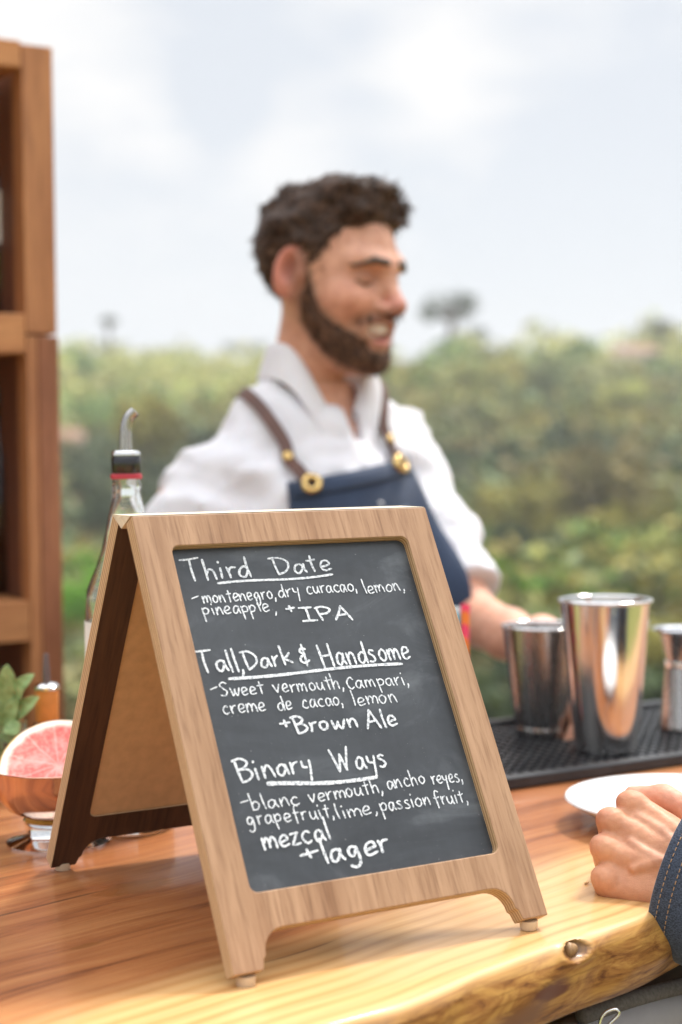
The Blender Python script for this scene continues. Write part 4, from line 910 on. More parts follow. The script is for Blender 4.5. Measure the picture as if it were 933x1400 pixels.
# head frame
HY, HP = R(54), R(9); HO = tl(at(451, 374, 2.0))
hx_ = math.sin(HY)*RH-math.cos(HY)*FWH; hx_ = hx_*math.cos(HP)-np.array([0, 0, 1])*math.sin(HP); hy_ = np.cross([0, 0, 1], hx_); hy_ /= np.linalg.norm(hy_); hz_ = np.cross(hx_, hy_)
B3 = np.stack([FAC, LEFT, np.array([0, 0, 1.0])]); HM = np.stack([B3 @ hx_, B3 @ hy_, B3 @ hz_])       # rows = head axes in the body frame
HS = .955
def to_head(P): return ((P-HO.astype(np.float32)) @ HM.T.astype(np.float32))/HS
def head_sdf(P):
    s = lambda *a: np.array(a)
    A = np.stack([P[..., 0], np.abs(P[..., 1]), P[..., 2]], -1)      # mirrored copy for paired features
    f = ell(P, (-.012, 0, .036), (.092, .076, .082))
    f = smin(f, ell(P, (.032, 0, -.015), (.063, .063, .088)), .03)
    f = smin(f, ell(P, (.045, 0, -.080), (.046, .045, .038)), .03)
    f = smin(f, ell(P, (.077, 0, -.107), (.021, .024, .018)), .022)
    f = smin(f, cap(A, (-.004, .054, -.036), (.06, .022, -.101), .017, .016), .03)
    f = smin(f, ell(A, (.064, .040, -.030), (.026, .025, .022)), .022)       # cheeks raised by the smile
    f = smin(f, cap(A, (.077, .044, .020), (.090, .010, .017), .011, .011), .018)
    f = smax(f, -ell(A, (.097, .034, .000), (.020, .021, .013)), .018)
    f = smin(f, ell(A, (.0715, .032, -.002), (.0145, .0165, .012)), .004)
    f = smin(f, cap(P, (.088, 0, .012), (.113, 0, -.030), .0075, .0105), .012)
    f = smin(f, ell(P, (.114, 0, -.034), (.0115, .012, .0105)), .008)
    f = smin(f, ell(A, (.100, .0135, -.037), (.012, .0085, .008)), .007)
    f = smin(f, ell(P, (.083, 0, -.066), (.020, .034, .022)), .012)
    f = smin(f, ell(P, (.094, 0, -.0535), (.009, .023, .0050)), .006)       # upper lip
    f = smin(f, ell(P, (.091, 0, -.0825), (.010, .020, .0065)), .006)       # lower lip
    f = smax(f, -ell(P, (.100, 0, -.0675), (.022, .029, .0115)), .004)      # open smile
    f = smin(f, ell(P, (.072, 0, -.0650), (.0245, .024, .0085)), .002)       # upper teeth
    e = ell(A, (-.006, .080, -.004), (.021, .0085, .035), np.array([[.94, .30, .15], [-.30, .95, 0], [-.15, 0, .98]]))
    e = smax(e, -ell(A, (-.002, .089, .002), (.012, .010, .021)), .004)
    e = smin(e, ell(A, (-.001, .076, -.030), (.008, .006, .009)), .006)
    e = smin(e, ell(A, (.010, .074, -.006), (.005, .006, .008)), .005)
    f = smin(f, e, .006)
    f = smin(f, cap(P, (-.012, 0, -.045), (-.020, 0, -.20), .047, .050), .025)
    f = smin(f, ell(P, (.004, 0, -.150), (.014, .014, .022)), .02)
    return f*HS
def beard_reg(p):
    x, y, z = p[..., 0], np.abs(p[..., 1]), p[..., 2]
    upper = np.interp(x, [-.02, .010, .024, .040, .060, .075, .13], [-.02, .03, -.012, -.046, -.060, -.069, -.075])
    jaw = np.maximum(z-upper, .006-x); lower = np.interp(x, [0, .03, .06, .1], [-.058, -.094, -.118, -.130]); jaw = np.maximum(jaw, lower-z)
    jaw = smax(jaw, -ell(p, (.10, 0, -.073), (.05, .027, .0165)), .004)
    zc = -.0455-.36*np.maximum(y-.008, 0); mo = np.maximum(np.maximum(np.abs(z-zc)-.0062, .07-x), y-.042)
    return np.minimum(jaw, mo)
def skin_tint(P):
    """colour patches: rosy cheeks, nose and ears, darker ear hollows, lips, teeth"""
    A = np.stack([P[:, 0], np.abs(P[:, 1]), P[:, 2]], -1); T = np.tile(np.array([.66, .365, .255]), (len(P), 1))
    def put(d, col, w): k = np.clip(1-d/w, 0, 1)[:, None]; T[:] = T*(1-k)+np.array(col)*k
    put(ell(A, (.068, .045, -.034), (.022, .022, .018)), (.66, .33, .225), .02)
    put(ell(P, (.114, 0, -.034), (.010, .012, .010)), (.58, .25, .19), .016)
    put(ell(A, (-.008, .082, -.004), (.022, .014, .036)), (.62, .255, .185), .008); put(ell(A, (-.001, .084, -.002), (.008, .008, .014)), (.36, .13, .09), .006)
    put(ell(A, (.086, .033, -.001), (.010, .016, .006)), (.50, .26, .18), .010)
    put(ell(P, (.094, 0, -.0535), (.010, .024, .005)), (.52, .20, .165), .004); put(ell(P, (.091, 0, -.0825), (.011, .021, .006)), (.62, .25, .21), .004)
    put(ell(P, (.075, 0, -.0720), (.020, .027, .0080)), (.34, .09, .075), .004); put(ell(P, (.072, 0, -.0650), (.0258, .0255, .0089)), (.88, .85, .79), .0022)
    k = (np.clip(1-beard_reg(P)/.011, 0, 1)*.62)[:, None]; T = T*(1-k)+np.array([.27, .15, .10])*k
    put(ell(P, (.072, 0, -.0650), (.0258, .0255, .0089)), (.88, .85, .79), .0022)
    return T
def hand_sdf(P, W, X, Y, Z, s=1.0, curl=1.0):
    """hand: W wrist, X along the palm, Y towards the thumb, Z out of the back of the hand"""
    M_ = np.stack([X, Y, Z]).astype(np.float32); p = (P-np.array(W, np.float32)) @ M_.T
    p = p/s
    kn_ = [(.092, .031, .004), (.098, .010, .008), (.093, -.011, .006), (.083, -.031, .000)]
    f = cap(p, (-.05, 0, 0), (.005, 0, -.001), .0235, .0245); f = smin(f, cap(p, (-.05, .012, 0), (.0, .014, -.002), .019), .015)
    for i, k in enumerate(kn_):
        f = smin(f, cap(p, (.008, k[1]*.45, -.003), (k[0]-.004, k[1], k[2]-.005), .0148, .0115), .0105)
    ln = [(.046, .027, .020), (.049, .030, .021), (.046, .028, .020), (.038, .022, .018)]
    for i, k in enumerate(kn_):
        k = np.array(k); th = R(78+6*i)*curl; a = np.array([math.cos(th), -.06*(i-1.2), -math.sin(th)]); j1 = k+a*ln[i][0]
        th2 = R(165+3*i)*curl; a2 = np.array([math.cos(th2), -.04*(i-1.2), -math.sin(th2)]); j2 = j1+a2*ln[i][1]
        th3 = R(232)*curl; a3 = np.array([math.cos(th3), 0, -math.sin(th3)]); j3 = j2+a3*ln[i][2]
        fg = smin(smin(cap(p, k, j1, .0112, .0100), cap(p, j1, j2, .0100, .0090), .004), cap(p, j2, j3, .0090, .0078), .004)
        kk = ell(p, k+np.array([.0015, 0, .001]), (.0108, .0090, .0104))
        f = smin(f, smin(fg, kk, .003), .0030)
    tp = [(.012, .024, -.012), (.048, .052, -.016), (.080, .056, -.018), (.102, .049, -.020)]
    th_ = smin(smin(cap(p, tp[0], tp[1], .0165, .0125), cap(p, tp[1], tp[2], .0122, .0104), .008), cap(p, tp[2], tp[3], .0104, .0085), .006)
    f = smin(f, th_, .008)
    return f*s
# hands of the bartender
def frame(x, zhint): x = np.array(x, float); x /= np.linalg.norm(x); z = np.array(zhint, float); z -= x*(x @ z); z /= np.linalg.norm(z); y = np.cross(z, x); return x, y, z
hLx, hLy, hLz = frame(wrL-elL+np.array([0, .0, -.09]), (0, .5, 1)); hRx, hRy, hRz = frame((1, .4, -.15), (0, -.3, 1))
def body_sdf(P):
    f = ell(P, (.0, 0, -.21), (.110, .145, .19)); f = smin(f, chain(P, [(-.010, -.13, -.102), (-.012, -.05, -.03), (-.014, .05, -.02), (-.020, .105, -.058)], [.038, .034, .034, .038], .02), .05)
    f = smin(f, ell(P, (.005, 0, -.42), (.110, .145, .2)), .06); f = smin(f, ell(P, (0, 0, -.56), (.115, .16, .13)), .05)
    f = smin(f, cap(P, HO+HM.T @ np.array([-.015, 0, -.10]), (-.008, 0, -.06), .046, .052), .03)
    f = smin(f, chain(P, [shR, elR, wrR], [.050, .042, .027], .015), .04); f = smin(f, chain(P, [shL, elL, elL*.55+wrL*.45, wrL], [.044, .035, .029, .023], .015), .04)
    A = np.stack([P[..., 0], np.abs(P[..., 1]), P[..., 2]], -1)
    f = smin(f, chain(A, [(0, .09, -.60), (.01, .10, -.98), (-.02, .10, -1.34)], [.085, .056, .040], .02), .03); f = smin(f, cap(A, (-.03, .10, -1.375), (.13, .12, -1.385), .035, .028), .02)
    f = smin(f, hand_sdf(P, wrL, hLx, -hLy, hLz, 1.0, .55), .01); f = smin(f, hand_sdf(P, wrR, hRx, hRy, hRz, 1.0, .6), .01)
    return f
# one skin: body, then the finer head joined into the same mesh below the collar
Vb, Qb = nets(body_sdf, (-.25, -.36, -1.43), (.62, .36, .03), .0085)
hb = HO
Vh, Qh = nets(lambda P: head_sdf(to_head(P)), hb+np.array([-.16, -.16, -.235]), hb+np.array([.16, .16, .14]), .0030)
Tb = np.tile(np.array([.66, .365, .255]), (len(Vb), 1)); Th = skin_tint(to_head(Vh.astype(np.float32)).astype(float))
body = mesh_np('body', np.vstack([Vb, Vh]), np.vstack([Qb, Qh+len(Vb)]), SKIN, man, np.vstack([Tb, Th])); body.matrix_local = MW
def onbody(name, fn, lo, hi, h, mat_, parent=None):
    V, Q = nets(fn, lo, hi, h); o = mesh_np(name, V, Q, mat_, parent or man)
    if parent is None: o.matrix_local = MW
    return o
def g3(fn, p, e=.002):
    p = np.asarray(p, np.float32); gr = np.stack([fn(p+np.eye(3, dtype=np.float32)[i]*e)-fn(p-np.eye(3, dtype=np.float32)[i]*e) for i in range(3)], -1)/(2*e); return gr/(np.linalg.norm(gr, axis=-1, keepdims=True)+1e-9)
# hair: a cap over the skull with tufts, kept clear of face, ears and neck
gh = np.random.default_rng(21); tufts = []
for i in range(70):
    u = gh.uniform(-1.0, 1.0); a = gh.uniform(.05, 1.45); d = np.array([math.cos(a)*math.cos(u*math.pi), math.cos(a)*math.sin(u*math.pi), math.sin(a)])
    tufts.append((np.array([-.012, 0, .032])+d*np.array([.097, .081, .080]), gh.uniform(.007, .014)))
for i in range(44):                                                   # swept-up front
    y = gh.uniform(-.055, .055); x = gh.uniform(-.01, .066); tufts.append((np.array([x, y, .102+.008*math.sin(x*60)-.9*y*y/.06*.25+gh.uniform(-.006, .008)-max(0, x-.04)*.3]), gh.uniform(.009, .015)))
for y in np.linspace(-.045, .04, 7): tufts.append((np.array([.063-abs(y)*.35, y, .110+gh.uniform(-.006, .006)]), .0125))
def hair_sdf(P):
    p = to_head(P); f = ell(p, (-.014, 0, .033), (.097, .0815, .0835))
    f = smin(f, ell(p, (.018, 0, .082), (.056, .056, .030)), .02)
    for c_, r_ in tufts: f = smin(f, ell(p, c_, (r_*1.35, r_*.95, r_)), .010)
    f = f+.0022*nz(p, 150, 3)+.0012*nz(p, 320, 4)
    A1 = np.abs(p[..., 1])
    line = np.interp(p[..., 0], [-.12, -.06, -.03, -.012, .012, .030, .038, .052, .075, .11], [-.085, -.082, -.062, .026, .030, -.016, .036, .054, .069, .078]).astype(np.float32)
    f = smax(f, line-p[..., 2]+.0018*nz(p, 260, 9), .006)
    return f
hair_o = onbody('hair', hair_sdf, hb+np.array([-.16, -.16, -.14]), hb+np.array([.16, .16, .18]), .0030, HAIR)
def beard_sdf(P):
    p = to_head(P); x, y, z = p[..., 0], np.abs(p[..., 1]), p[..., 2]
    # jaw line, sideburn, chin and moustache; the cheek, lips and neck stay bare
    reg = beard_reg(p); ear = ell(np.stack([x, y, z], -1), (-.004, .080, -.006), (.021, .02, .036))
    reg = reg+.0045*nz(p, 230, 12)+.0025*nz(p, 480, 13); f = head_sdf(p)-.0030*np.clip(-reg/.018, .0, 1)-.0022*nz(p, 170, 6)*np.clip(-reg/.012, .1, 1)-.0012*nz(p, 420, 8)
    return smax(smax(f, reg+.0035, .003), -ear, .004)
beard_o = onbody('beard', beard_sdf, hb+np.array([-.14, -.14, -.19]), hb+np.array([.16, .16, .06]), .0028, BEARD)
def strands(o, fn, n, ln, flow, g, wid=.0011, spread=.5, up_=.3):
    me = o.data; V = np.empty(len(me.vertices)*3, np.float32); me.vertices.foreach_get('co', V); V = V.reshape(-1, 3)
    p = V[g.integers(0, len(V), n)]+g.normal(size=(n, 3))*.0012; nn = g3(fn, p); d = flow(to_head(p.astype(np.float32)).astype(float), nn)+g.normal(size=(n, 3))*spread
    d -= nn*(d*nn).sum(1, keepdims=True)*.75; d += nn*up_; d /= np.linalg.norm(d, axis=1, keepdims=True); s_ = np.cross(d, nn); s_ /= np.linalg.norm(s_, axis=1, keepdims=True)+1e-9
    L_ = ln*g.uniform(.5, 1.3, n)[:, None]; w_ = wid*g.uniform(.6, 1.3, n)[:, None]; a = p-nn*.001; m_ = a+d*L_*.55+nn*L_*.06; e = a+d*L_-nn*L_*.12
    X = np.stack([a-s_*w_, a+s_*w_, m_+s_*w_*.8, m_-s_*w_*.8, e], 1).reshape(-1, 3); k = np.arange(n)[:, None]*5
    F = [tuple(q) for q in (k+np.array([0, 1, 2, 3])).tolist()]+[tuple(q) for q in (k+np.array([3, 2, 4])).tolist()]
    nv = len(V); polys = [tuple(q.vertices) for q in me.polygons]; me2 = bpy.data.meshes.new(me.name)
    me2.from_pydata(np.vstack([V, X]).tolist(), [], polys+[tuple(i+nv for i in q) for q in F]); me2.polygons.foreach_set('use_smooth', [True]*len(me2.polygons))
    a_ = me2.color_attributes.new('tint', 'FLOAT_COLOR', 'POINT'); t = np.ones((len(V)+5*n, 4), np.float32); t[:nv, :3] = .7; t[nv:, :3] = np.repeat(g.uniform(.45, 1.9, n), 5)[:, None]; a_.data.foreach_set('color', t.ravel())
    for m_2 in me.materials: me2.materials.append(m_2)
    o.data = me2
def flow_h(h, nn):                                                   # swept back and up on top, down at the sides
    f = np.where(h[:, 2:3] > .07, np.array([[.7, .25, .25]]), np.array([[-.5, 0, -.8]])); f = f+.5*np.stack([np.sin(h[:, 1]*90+h[:, 0]*50), np.cos(h[:, 0]*70), np.sin(h[:, 2]*80)], 1); return f @ HM
def flow_b(h, nn): return np.tile(np.array([[.35, 0, -.9]]), (len(h), 1)) @ HM
gs_ = np.random.default_rng(77)
strands(hair_o, hair_sdf, 5200, .014, flow_h, gs_, .0011, .35, .16); strands(beard_o, beard_sdf, 9000, .0075, flow_b, gs_, .00055, .5)
def surf_strip(pts, w, t):
    def fn(P):
        p = to_head(P); p2 = p.copy(); p2[..., 0] = 0; d = chain(p2, [(0, q[1], q[2]) for q in pts], w, .003)
        return smax(smax(head_sdf(p)-t-.0008*nz(p, 420, 2), d, .002), .045-p[..., 0], .002)
    return fn
for sy in (-1, 1):
    pts = [(.094, .013*sy, .0215), (.088, .032*sy, .0225), (.074, .054*sy, .0130)]; q = [HO+HS*(HM.T @ np.array(k_)) for k_ in pts]
    onbody('eyebrow', surf_strip(pts, [.0042, .0044, .0024], .0024), np.min(q, 0)-.020, np.max(q, 0)+.020, .0018, BROW)
    pts = [(.088, .019*sy, -.006), (.0875, .033*sy, -.0105), (.078, .0470*sy, -.006)]; q = [HO+HS*(HM.T @ np.array(k_)) for k_ in pts]
    onbody('eyelashes', surf_strip(pts, [.0013, .0018, .0012], .0014), np.min(q, 0)-.016, np.max(q, 0)+.016, .0014, BROW)
# shirt
hem = elL*.88+shL*.12; hemR = elR*.72+shR*.28
def smooth_shirt(P):
    f = ell(P, (.0, -.008, -.21), (.126, .152, .20)); f = smin(f, chain(P, [(-.010, -.135, -.098), (-.012, -.058, -.020), (-.014, .050, -.012), (-.020, .112, -.052)], [.050, .046, .046, .050], .02), .05)
    f = smin(f, ell(P, (.012, 0, -.42), (.128, .160, .22)), .06); f = smin(f, ell(P, (.0, 0, -.58), (.13, .172, .14)), .05)
    f = smin(f, cap(P, (-.010, 0, -.06), (-.008, 0, .02), .078, .060), .03)
    f = smin(f, chain(P, [shR, hemR], [.052, .058], .02), .05); return smin(f, chain(P, [shL, shL*.5+hem*.5, hem], [.051, .050, .054], .02), .03)
def shirt_sdf(P):
    f = smooth_shirt(P)
    # folds: diagonal drag lines from the shoulders and sleeves
    f = f+.0045*np.sin(62*(P[..., 1]*.8+P[..., 2])+3*np.sin(9*P[..., 0]+14*P[..., 1]))*np.clip((np.abs(P[..., 1])-.05)/.1, 0, 1)+.0042*nz(P*np.array([1, 1.6, .8], np.float32), 42, 31)+.0016*nz(P, 95, 32)-.0055*(1-np.abs(nz(P*np.array([1, 1.9, .75], np.float32), 24, 51)))**6-.0035*(1-np.abs(nz(P*np.array([1, .8, 1.8], np.float32), 38, 52)))**6
    def cut(P, a, b_): d = (b_-a)/np.linalg.norm(b_-a); return (P-b_.astype(np.float32)) @ d.astype(np.float32)
    side = P[..., 1] > .10
    f = np.where(side & (P[..., 2] < .0), smax(f, np.where(cap(P, shL, hem+(hem-shL)*.6, .085) < 0, cut(P, shL, hem), -1), .004), f)
    f = smax(f, (P[..., 2]-.040+.75*P[..., 0])*.8, .004)               # neck opening
    f = smax(f, -.70-P[..., 2], .004)
    f = smax(f, -(cap(P, HO+HM.T @ np.array([-.015, 0, -.10]), (-.008, 0, -.06), .053, .054)), .006)
    v_ = np.maximum(np.abs(P[..., 1]-.012)-(.004+.16*np.maximum(P[..., 2]+.060, -.04)), -.045-P[..., 2]); v_ = np.maximum(v_, -P[..., 0])
    return smax(f, -v_, .006)
shirt = onbody('shirt', shirt_sdf, (-.24, -.40, -.72), (.30, .36, .06), .0062, SHIRT)
def drape(P, off, it=14):
    P = np.asarray(P, np.float32).copy()
    for _ in range(it): P -= (smooth_shirt(P)-off)[..., None]*g3(smooth_shirt, P)*.8
    return P
# collar: a folded band round the neck, open at the front
ang = np.linspace(R(18), R(342), 60); rows_ = []
for k, (rr, zz) in enumerate([(.0560, -.030), (.0565, .000), (.0575, .008), (.0605, .011), (.0650, .004), (.0720, -.020), (.0770, -.036)]):
    row = []
    for a in ang:
        fr = max(0, math.cos(a)); o_ = max(0, k-3)/3
        row.append((-.008+rr*math.cos(a)*1.04+.010*fr*o_, rr*math.sin(a), zz+.068-.100*fr**3.2-o_*.014*fr**5))
    rows_.append(row)
V = [q for r_ in rows_ for q in r_]; F = []
na_ = len(ang)
for i in range(len(rows_)-1):
    for k in range(na_-1): F.append((i*na_+k, i*na_+k+1, (i+1)*na_+k+1, (i+1)*na_+k))
o = pydata('collar', V, F, SHIRT, shirt); mo = o.modifiers.new('solid', 'SOLIDIFY'); mo.thickness = .0022; mo2 = o.modifiers.new('sub', 'SUBSURF'); mo2.levels = 2; mo2.render_levels = 2
# placket and buttons
def fproj(y, z, off):
    y = np.asarray(y, np.float32); z = np.asarray(z, np.float32); x = np.full(y.shape, .30, np.float32)
    for _ in range(60): x = x-np.clip(smooth_shirt(np.stack([x, y, z], -1))-off, -.02, .02)*.9
    return np.stack([x, y, z], -1)
P0 = fproj(np.full(12, .012), -.075-np.linspace(0, .10, 12), .0045); V = []; F = []
for q in P0:
    for dy in (-.014, -.0125, .0125, .014): V.append((q[0]+(.0016 if abs(dy) < .0135 else -.004), q[1]+dy, q[2]))
for i in range(len(P0)-1):
    for k in range(3): F.append((i*4+k, i*4+k+1, i*4+k+5, i*4+k+4))
pydata('placket', V, F, SHIRT, shirt); BUT = plain('button', (.78, .77, .76), .3, var=.03)
for q in fproj([.012, .012], [-.085, -.125], .0075):
    V, F = lathe([(.0005, 0), (.0048, 0), (.0055, .001), (.0048, .0022), (0, .002)], 20, False, False); o = pydata('button', V, F, BUT, shirt); o.location = q; o.rotation_euler = (0, R(90), 0)
# apron bib draped over the chest
apr_z0 = -.079; V = []; F = []; nu, nv = 30, 46
gl = []
for j in range(nv):
    s = j/(nv-1); z = apr_z0-s*.58; w_ = np.interp(s, [0, .25, .5, .75, 1], [.093, .108, .125, .15, .165])
    for i in range(nu): y = -.005+w_*(2*i/(nu-1)-1); gl.append((.24, min(max(y, -.150), .100+.06*max(0, s-.3)), z+.16*y*(1-s)))
gl = np.array(gl); gl = fproj(gl[:, 1], gl[:, 2], .0105)
gl[:, 0] += .0018*nz(gl, 40, 44)
for j in range(nv-1):
    for i in range(nu-1): F.append((j*nu+i, j*nu+i+1, (j+1)*nu+i+1, (j+1)*nu+i))
apron = pydata('apron', gl, F, DENIM, man); apron.matrix_local = MW; fix_normals(apron.data); mo = apron.modifiers.new('solid', 'SOLIDIFY'); mo.thickness = .0022
# top hem and pocket as raised bands
def band(name, y0, y1, z0, z1, off, mat_, n1=20, n2=8):
    q = np.array([(y0+(y1-y0)*i/(n1-1), z0+(z1-z0)*j/(n2-1)+.16*(y0+(y1-y0)*i/(n1-1))) for j in range(n2) for i in range(n1)]); q = fproj(q[:, 0], q[:, 1], off)
    F = [(j*n1+i, j*n1+i+1, (j+1)*n1+i+1, (j+1)*n1+i) for j in range(n2-1) for i in range(n1-1)]; o = pydata(name, q, F, mat_, apron); fix_normals(o.data); mo = o.modifiers.new('s', 'SOLIDIFY'); mo.thickness = .0015; return o
band('top_hem', -.096, .086, apr_z0-.002, apr_z0-.020, .0130, DENIM, 24, 4); band('chest_pocket', -.055, .055, apr_z0-.055, apr_z0-.16, .0130, DENIM)
def strap(sy, path):
    q = drape(path, .0075, 20); hd = np.array(path[:2]); q[:2] = fproj(hd[:, 1], hd[:, 2], .0125); q = np.array(catmull(list(q), 6)); q[5:] = drape(q[5:], .0080, 8); V = []; F = []
    for i, p_ in enumerate(q):
        t_ = q[min(i+1, len(q)-1)]-q[max(i-1, 0)]; t_ /= np.linalg.norm(t_); n_ = g3(smooth_shirt, p_[None])[0]; s_ = np.cross(n_, t_)
        for a, h in ((-.0078, -.001), (-.0078, .0018), (.0078, .0018), (.0078, -.001)): V.append(p_+s_*a+n_*h)
    for i in range(len(q)-1):
        for k in range(4): F.append((i*4+k, i*4+(k+1) % 4, (i+1)*4+(k+1) % 4, (i+1)*4+k))
    o = pydata('strap', V, F, LEATHER, apron); fix_normals(o.data); sharp(o, 30)
    for idx, (r1, r2, nm) in ((0, (.0125, .0055, 'brass_grommet')), (int(len(q)*.24), (.0062, .0, 'brass_rivet'))):
        p_ = q[idx]; n_ = g3(smooth_shirt, p_[None])[0]; V, F = lathe([(max(r2, .0003), .0), (max(r2, .0003), .0022), ((r1+r2)/2, .0036), (r1, .002), (r1, -.004)], 28, False, False); g_ = pydata(nm, V, F, BRASS, apron)
        fix_normals(g_.data); g_.location = p_+n_*(.0062 if idx == 0 else .0016); g_.rotation_euler = Vector(n_).to_track_quat('Z', 'Y').to_euler()
strap(-1, [(.20, -.074, -.0985), (.16, -.090, -.066), (.10, -.106, -.028), (.04, -.112, .004), (-.03, -.106, .02), (-.10, -.07, -.03)])
strap(1, [(.20, .056, -.0765), (.16, .062, -.046), (.10, .070, -.012), (.05, .074, .014), (-.03, .072, .03), (-.10, .06, -.03)])
def trous_sdf(P):
    A = np.stack([P[..., 0], np.abs(P[..., 1]), P[..., 2]], -1); f = smin(ell(P, (0, 0, -.62), (.125, .17, .12)), chain(A, [(0, .09, -.62), (.01, .10, -.98), (-.02, .10, -1.36)], [.096, .070, .060], .02), .03)
    return smax(f+.003*nz(P, 40, 7), -1.365-P[..., 2], .004)
onbody('trousers', trous_sdf, (-.2, -.3, -1.40), (.2, .3, -.48), .012, TROUS)
onbody('shoes', lambda P: smax(smin(cap(np.stack([P[..., 0], np.abs(P[..., 1]), P[..., 2]], -1), (-.04, .10, -1.365), (.13, .12, -1.38), .043, .036), cap(np.stack([P[..., 0], np.abs(P[..., 1]), P[..., 2]], -1), (-.03, .1, -1.33), (-.03, .1, -1.37), .05), .02), (-(NB[2]-.031))-P[..., 2], .003), (-.12, -.2, -1.48), (.22, .2, -1.27), .008, SHOE)

# ---- customer: the fist and denim sleeve of someone leaning on the bar from the right
KN = at(836, 1143, 1.085)
gx, gy, gz = frame(-.80*RH+.50*FWH+np.array([0, 0, .26]), -FWH*.75-RH*.15+np.array([0, 0, .62]))
GS = .91
WR = KN-gx*.094*GS-gy*0-gz*.006
cust = thing('person', 'customer in a dark denim jacket resting a closed fist on the bar', 'person', (float(WR[0])+.55, float(WR[1])-.35, .0))
off = np.array(cust.location)
FR = np.stack([gx, -gy, gz]) if (gy[2] < 0) else np.stack([gx, gy, gz])
def loc(P): return (P-WR.astype(np.float32)) @ FR.T.astype(np.float32)
EL = WR-gx*.26-np.array([0, 0, .015]); SHc = EL+RH*.16-FWH*.02+np.array([0, 0, .24])
def fist(P):
    f = hand_sdf(P, WR, FR[0], FR[1], FR[2], GS, 1.0); p = loc(P)
    for k in ((.090, .030), (.096, .010), (.091, -.011)):                           # tendons
        f = smin(f, cap(p, (.02, k[1]*.45, .0115), (k[0]-.012, k[1], .0085), .0018), .010)
    for pts in ([(.015, .010, .0165), (.035, .006, .0150), (.055, .016, .0125), (.075, .020, .010)], [(.02, -.012, .015), (.045, -.006, .0135), (.07, -.001, .0115)], [(.045, -.006, .0135), (.06, -.018, .0105)]):
        f = smin(f, chain(p, pts, [.0016]*len(pts), .002), .0045)                  # veins
    cr = .00045*np.sin(800*p[..., 0]+6*np.sin(160*p[..., 1]))*np.clip((.045-p[..., 0])/.03, 0, 1)*np.clip(p[..., 2]/.01, 0, 1)
    f = smin(f, chain(P, [WR-gx*.03, EL, SHc], [.031, .045, .058], .02), .02)
    return f+cr+.0003*nz(P, 700, 3)
lo = np.minimum(np.minimum(WR, KN), EL)-.075; hi = np.maximum(np.maximum(WR, KN), EL)+.075
V, Q = nets(fist, KN-np.array([.09, .10, .085]), KN+np.array([.14, .10, .085]), .00135)
p_ = loc(V.astype(np.float32)).astype(float); T = np.tile(np.array([.64, .32, .185]), (len(V), 1))
kk = np.clip(1-(np.abs(p_[:, 0]-.098)/.014), 0, 1)[:, None]; T = T*(1-.35*kk)+np.array([.60, .24, .17])*.35*kk
kk = np.clip((p_[:, 1]-.03)/.02, 0, 1)[:, None]*.4; T = T*(1-kk)+np.array([.62, .28, .21])*kk
vb = np.min([np.abs(chain(p_, pts, [.0016]*len(pts), .002)) for pts in ([(.015, .010, .0165), (.035, .006, .0150), (.055, .016, .0125), (.075, .020, .010)], [(.02, -.012, .015), (.045, -.006, .0135), (.07, -.001, .0115)])], 0); kk = np.clip(1-vb/.004, 0, 1)[:, None]*.18; T = T*(1-kk)+np.array([.42, .30, .27])*kk
o = mesh_np('hand', V-off, Q, SKIN, cust, T)
# sleeve: turned cuff, seam, forearm and upper arm
sdir = -gx; side = np.cross(sdir, [0, 0, 1]); side /= np.linalg.norm(side); upv = np.cross(side, sdir)
C0 = WR+gx*.038-np.array([0, 0, .004])
def ring(s, ru, rs, n=56, wob=0.0, drop=0.0):
    c = C0+sdir*s+np.array([0, 0, drop]); out = []
    for k in range(n):
        a = 2*math.pi*k/n; w_ = 1+wob*math.sin(3*a+s*40)+wob*.6*math.sin(7*a-s*90); out.append(c+side*rs*w_*math.cos(a)+upv*ru*w_*math.sin(a))
    return out
def rings_mesh(rs_):
    V = [q-off for r_ in rs_ for q in r_]; n = len(rs_[0]); return V, [(i*n+k, i*n+(k+1) % n, (i+1)*n+(k+1) % n, (i+1)*n+k) for i in range(len(rs_)-1) for k in range(n)]
U, W_ = .053, .043
cuff = [ring(.004, U*.93, W_*.93), ring(.0, U*.97, W_*.97), ring(.0006, U*1.0, W_*1.0), ring(.004, U*1.01, W_*1.01)]+[ring(s, U*(1.01+.05*math.sin(s*60)), W_*(1.01+.04*s/.05), wob=.008) for s in np.linspace(.008, .048, 12)]+[ring(.052, U*1.02, W_*1.02), ring(.0535, U*.98, W_*.98)]
V, F = rings_mesh(cuff); sleeve_parent = cust
slv = [ring(.046, U*.985, W_*.985)]+[ring(s, U*(.99+.25*(s-.05)), W_*(1.0+.35*(s-.05)), wob=.018, drop=-.012*(s/.25)) for s in np.linspace(.05, .30, 30)]
V2, F2 = rings_mesh(slv); jacket = pydata('jacket_sleeve', V2, F2, JACKET, cust); fix_normals(jacket.data); mo = jacket.modifiers.new('s', 'SOLIDIFY'); mo.thickness = .0015; mo.offset = -1
o = pydata('cuff', V, F, JACKET, jacket); fix_normals(o.data); mo = o.modifiers.new('s', 'SOLIDIFY'); mo.thickness = .0018; mo.offset = -1
thread = plain('orange_thread', (.42, .25, .13), .8, var=.2, vs_=900); sts = []
def stitch_ring(s, k0):
    r_ = ring(s, U*(1.01+.05*math.sin(s*60))*k0, W_*(1.01+.04*s/.05)*k0, 420, .008 if s > .006 else 0)
    sts = []
    for i in range(0, 420, 5): sts.append(tube([np.array(r_[i])-off, np.array(r_[(i+1) % 420])-off, np.array(r_[(i+2) % 420])-off, np.array(r_[(i+3) % 420])-off], .00032, 5))
    V, F = merge(sts); pydata('stitching', V, F, thread, jacket)
stitch_ring(.0062, 1.006); stitch_ring(.0135, 1.006); stitch_ring(.0455, 1.006)

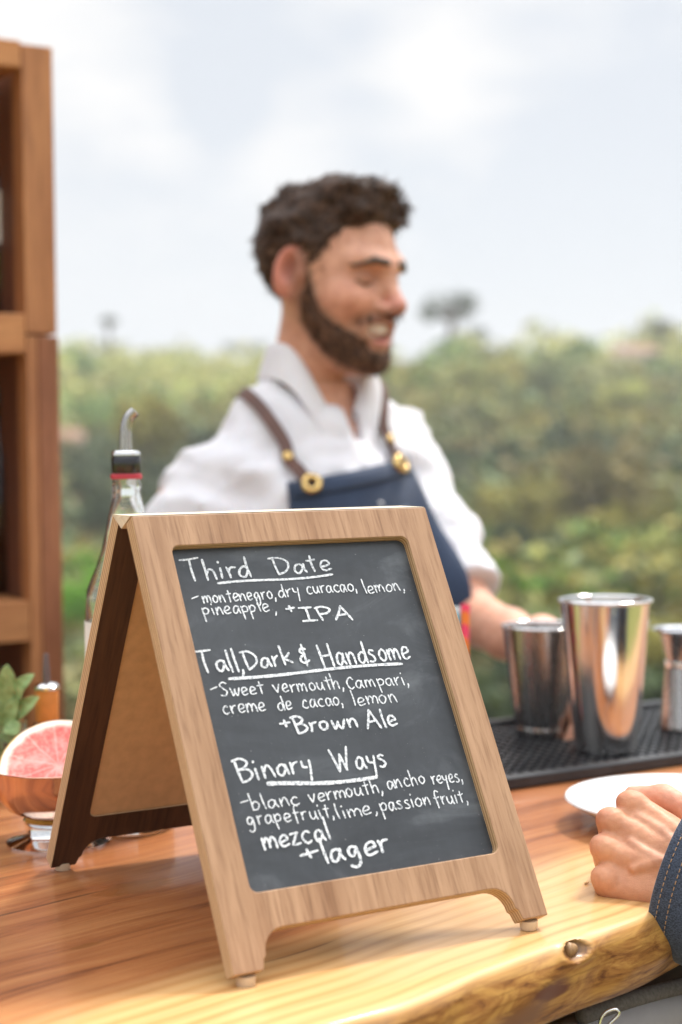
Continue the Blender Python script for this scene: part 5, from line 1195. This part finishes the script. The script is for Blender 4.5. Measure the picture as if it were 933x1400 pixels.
# upper sleeve and shoulder of the jacket, out of frame to the right
E1 = C0+sdir*.30
def jk(P): return smin(chain(P, [C0+sdir*.29+np.array([0, 0, -.013]), EL-gx*.03, SHc], [.055, .062, .075], .03), ell(P, SHc+RH*.16-FWH*.03+np.array([0, 0, -.17]), (.17, .17, .27)), .06)+.003*nz(P, 50, 5)
lo = np.minimum(EL, SHc)-np.array([.12, .12, .35]); hi = np.maximum(EL, SHc)+np.array([.42, .2, .14])
V, Q = nets(jk, lo, hi, .012); mesh_np('jacket', V-off, Q, JACKET, cust)

TC = SHc+RH*.16-FWH*.03
HC = TC+np.array([0, 0, .285]); CX = -RH*.8+FWH*.5; CX /= np.linalg.norm(CX); CY = np.array([-CX[1], CX[0], 0]); CM = np.stack([CX, CY, np.array([0, 0, 1.0])])
def chead(P): return (P-HC.astype(np.float32)) @ CM.T.astype(np.float32)
V, Q = nets(lambda P: head_sdf(chead(P)), HC-np.array([.16, .16, .22]), HC+np.array([.16, .16, .14]), .006)
_k = beard_reg; beard_reg = lambda p: np.full(p.shape[:-1], 1.0); T = skin_tint(chead(V.astype(np.float32)).astype(float)); beard_reg = _k
mesh_np('head', V-off, Q, SKIN, cust, T)
def chair_(P):
    p = chead(P); f = smin(ell(p, (-.014, 0, .036), (.099, .084, .088)), ell(p, (-.04, 0, -.03), (.075, .080, .08)), .03)+.003*nz(p, 120, 3)
    return smax(f, np.interp(p[..., 0], [-.12, -.02, 0, .04, .10], [-.11, -.09, .02, .06, .08]).astype(np.float32)-p[..., 2], .006)
V, Q = nets(chair_, HC-np.array([.16, .16, .14]), HC+np.array([.16, .16, .15]), .006)
o = mesh_np('hair', V-off, Q, HAIR, cust, np.full((len(V), 3), .8))
def ctr(P):
    f = None
    for s_ in (-1, 1):
        h = TC+CY*.09*s_; g_ = chain(P, [(h[0], h[1], .92), (h[0]-.01, h[1], .50), (h[0], h[1], .07)], [.10, .07, .055], .02); f = g_ if f is None else smin(f, g_, .04)
    return f+.003*nz(P, 45, 8)
V, Q = nets(ctr, (TC[0]-.26, TC[1]-.26, .05), (TC[0]+.26, TC[1]+.26, 1.04), .013); mesh_np('trousers', V-off, Q, TROUS, cust)
for s_ in (-1, 1):
    h = TC+CY*.09*s_; V, Q = nets(lambda P: smax(cap(P, (h[0]-CX[0]*.04, h[1]-CX[1]*.04, .075), (h[0]+CX[0]*.14, h[1]+CX[1]*.14, .062), .045, .036), .0325-P[..., 2], .003), (h[0]-.24, h[1]-.24, .02), (h[0]+.24, h[1]+.24, .14), .007); mesh_np('shoe', V-off, Q, SHOE, cust)
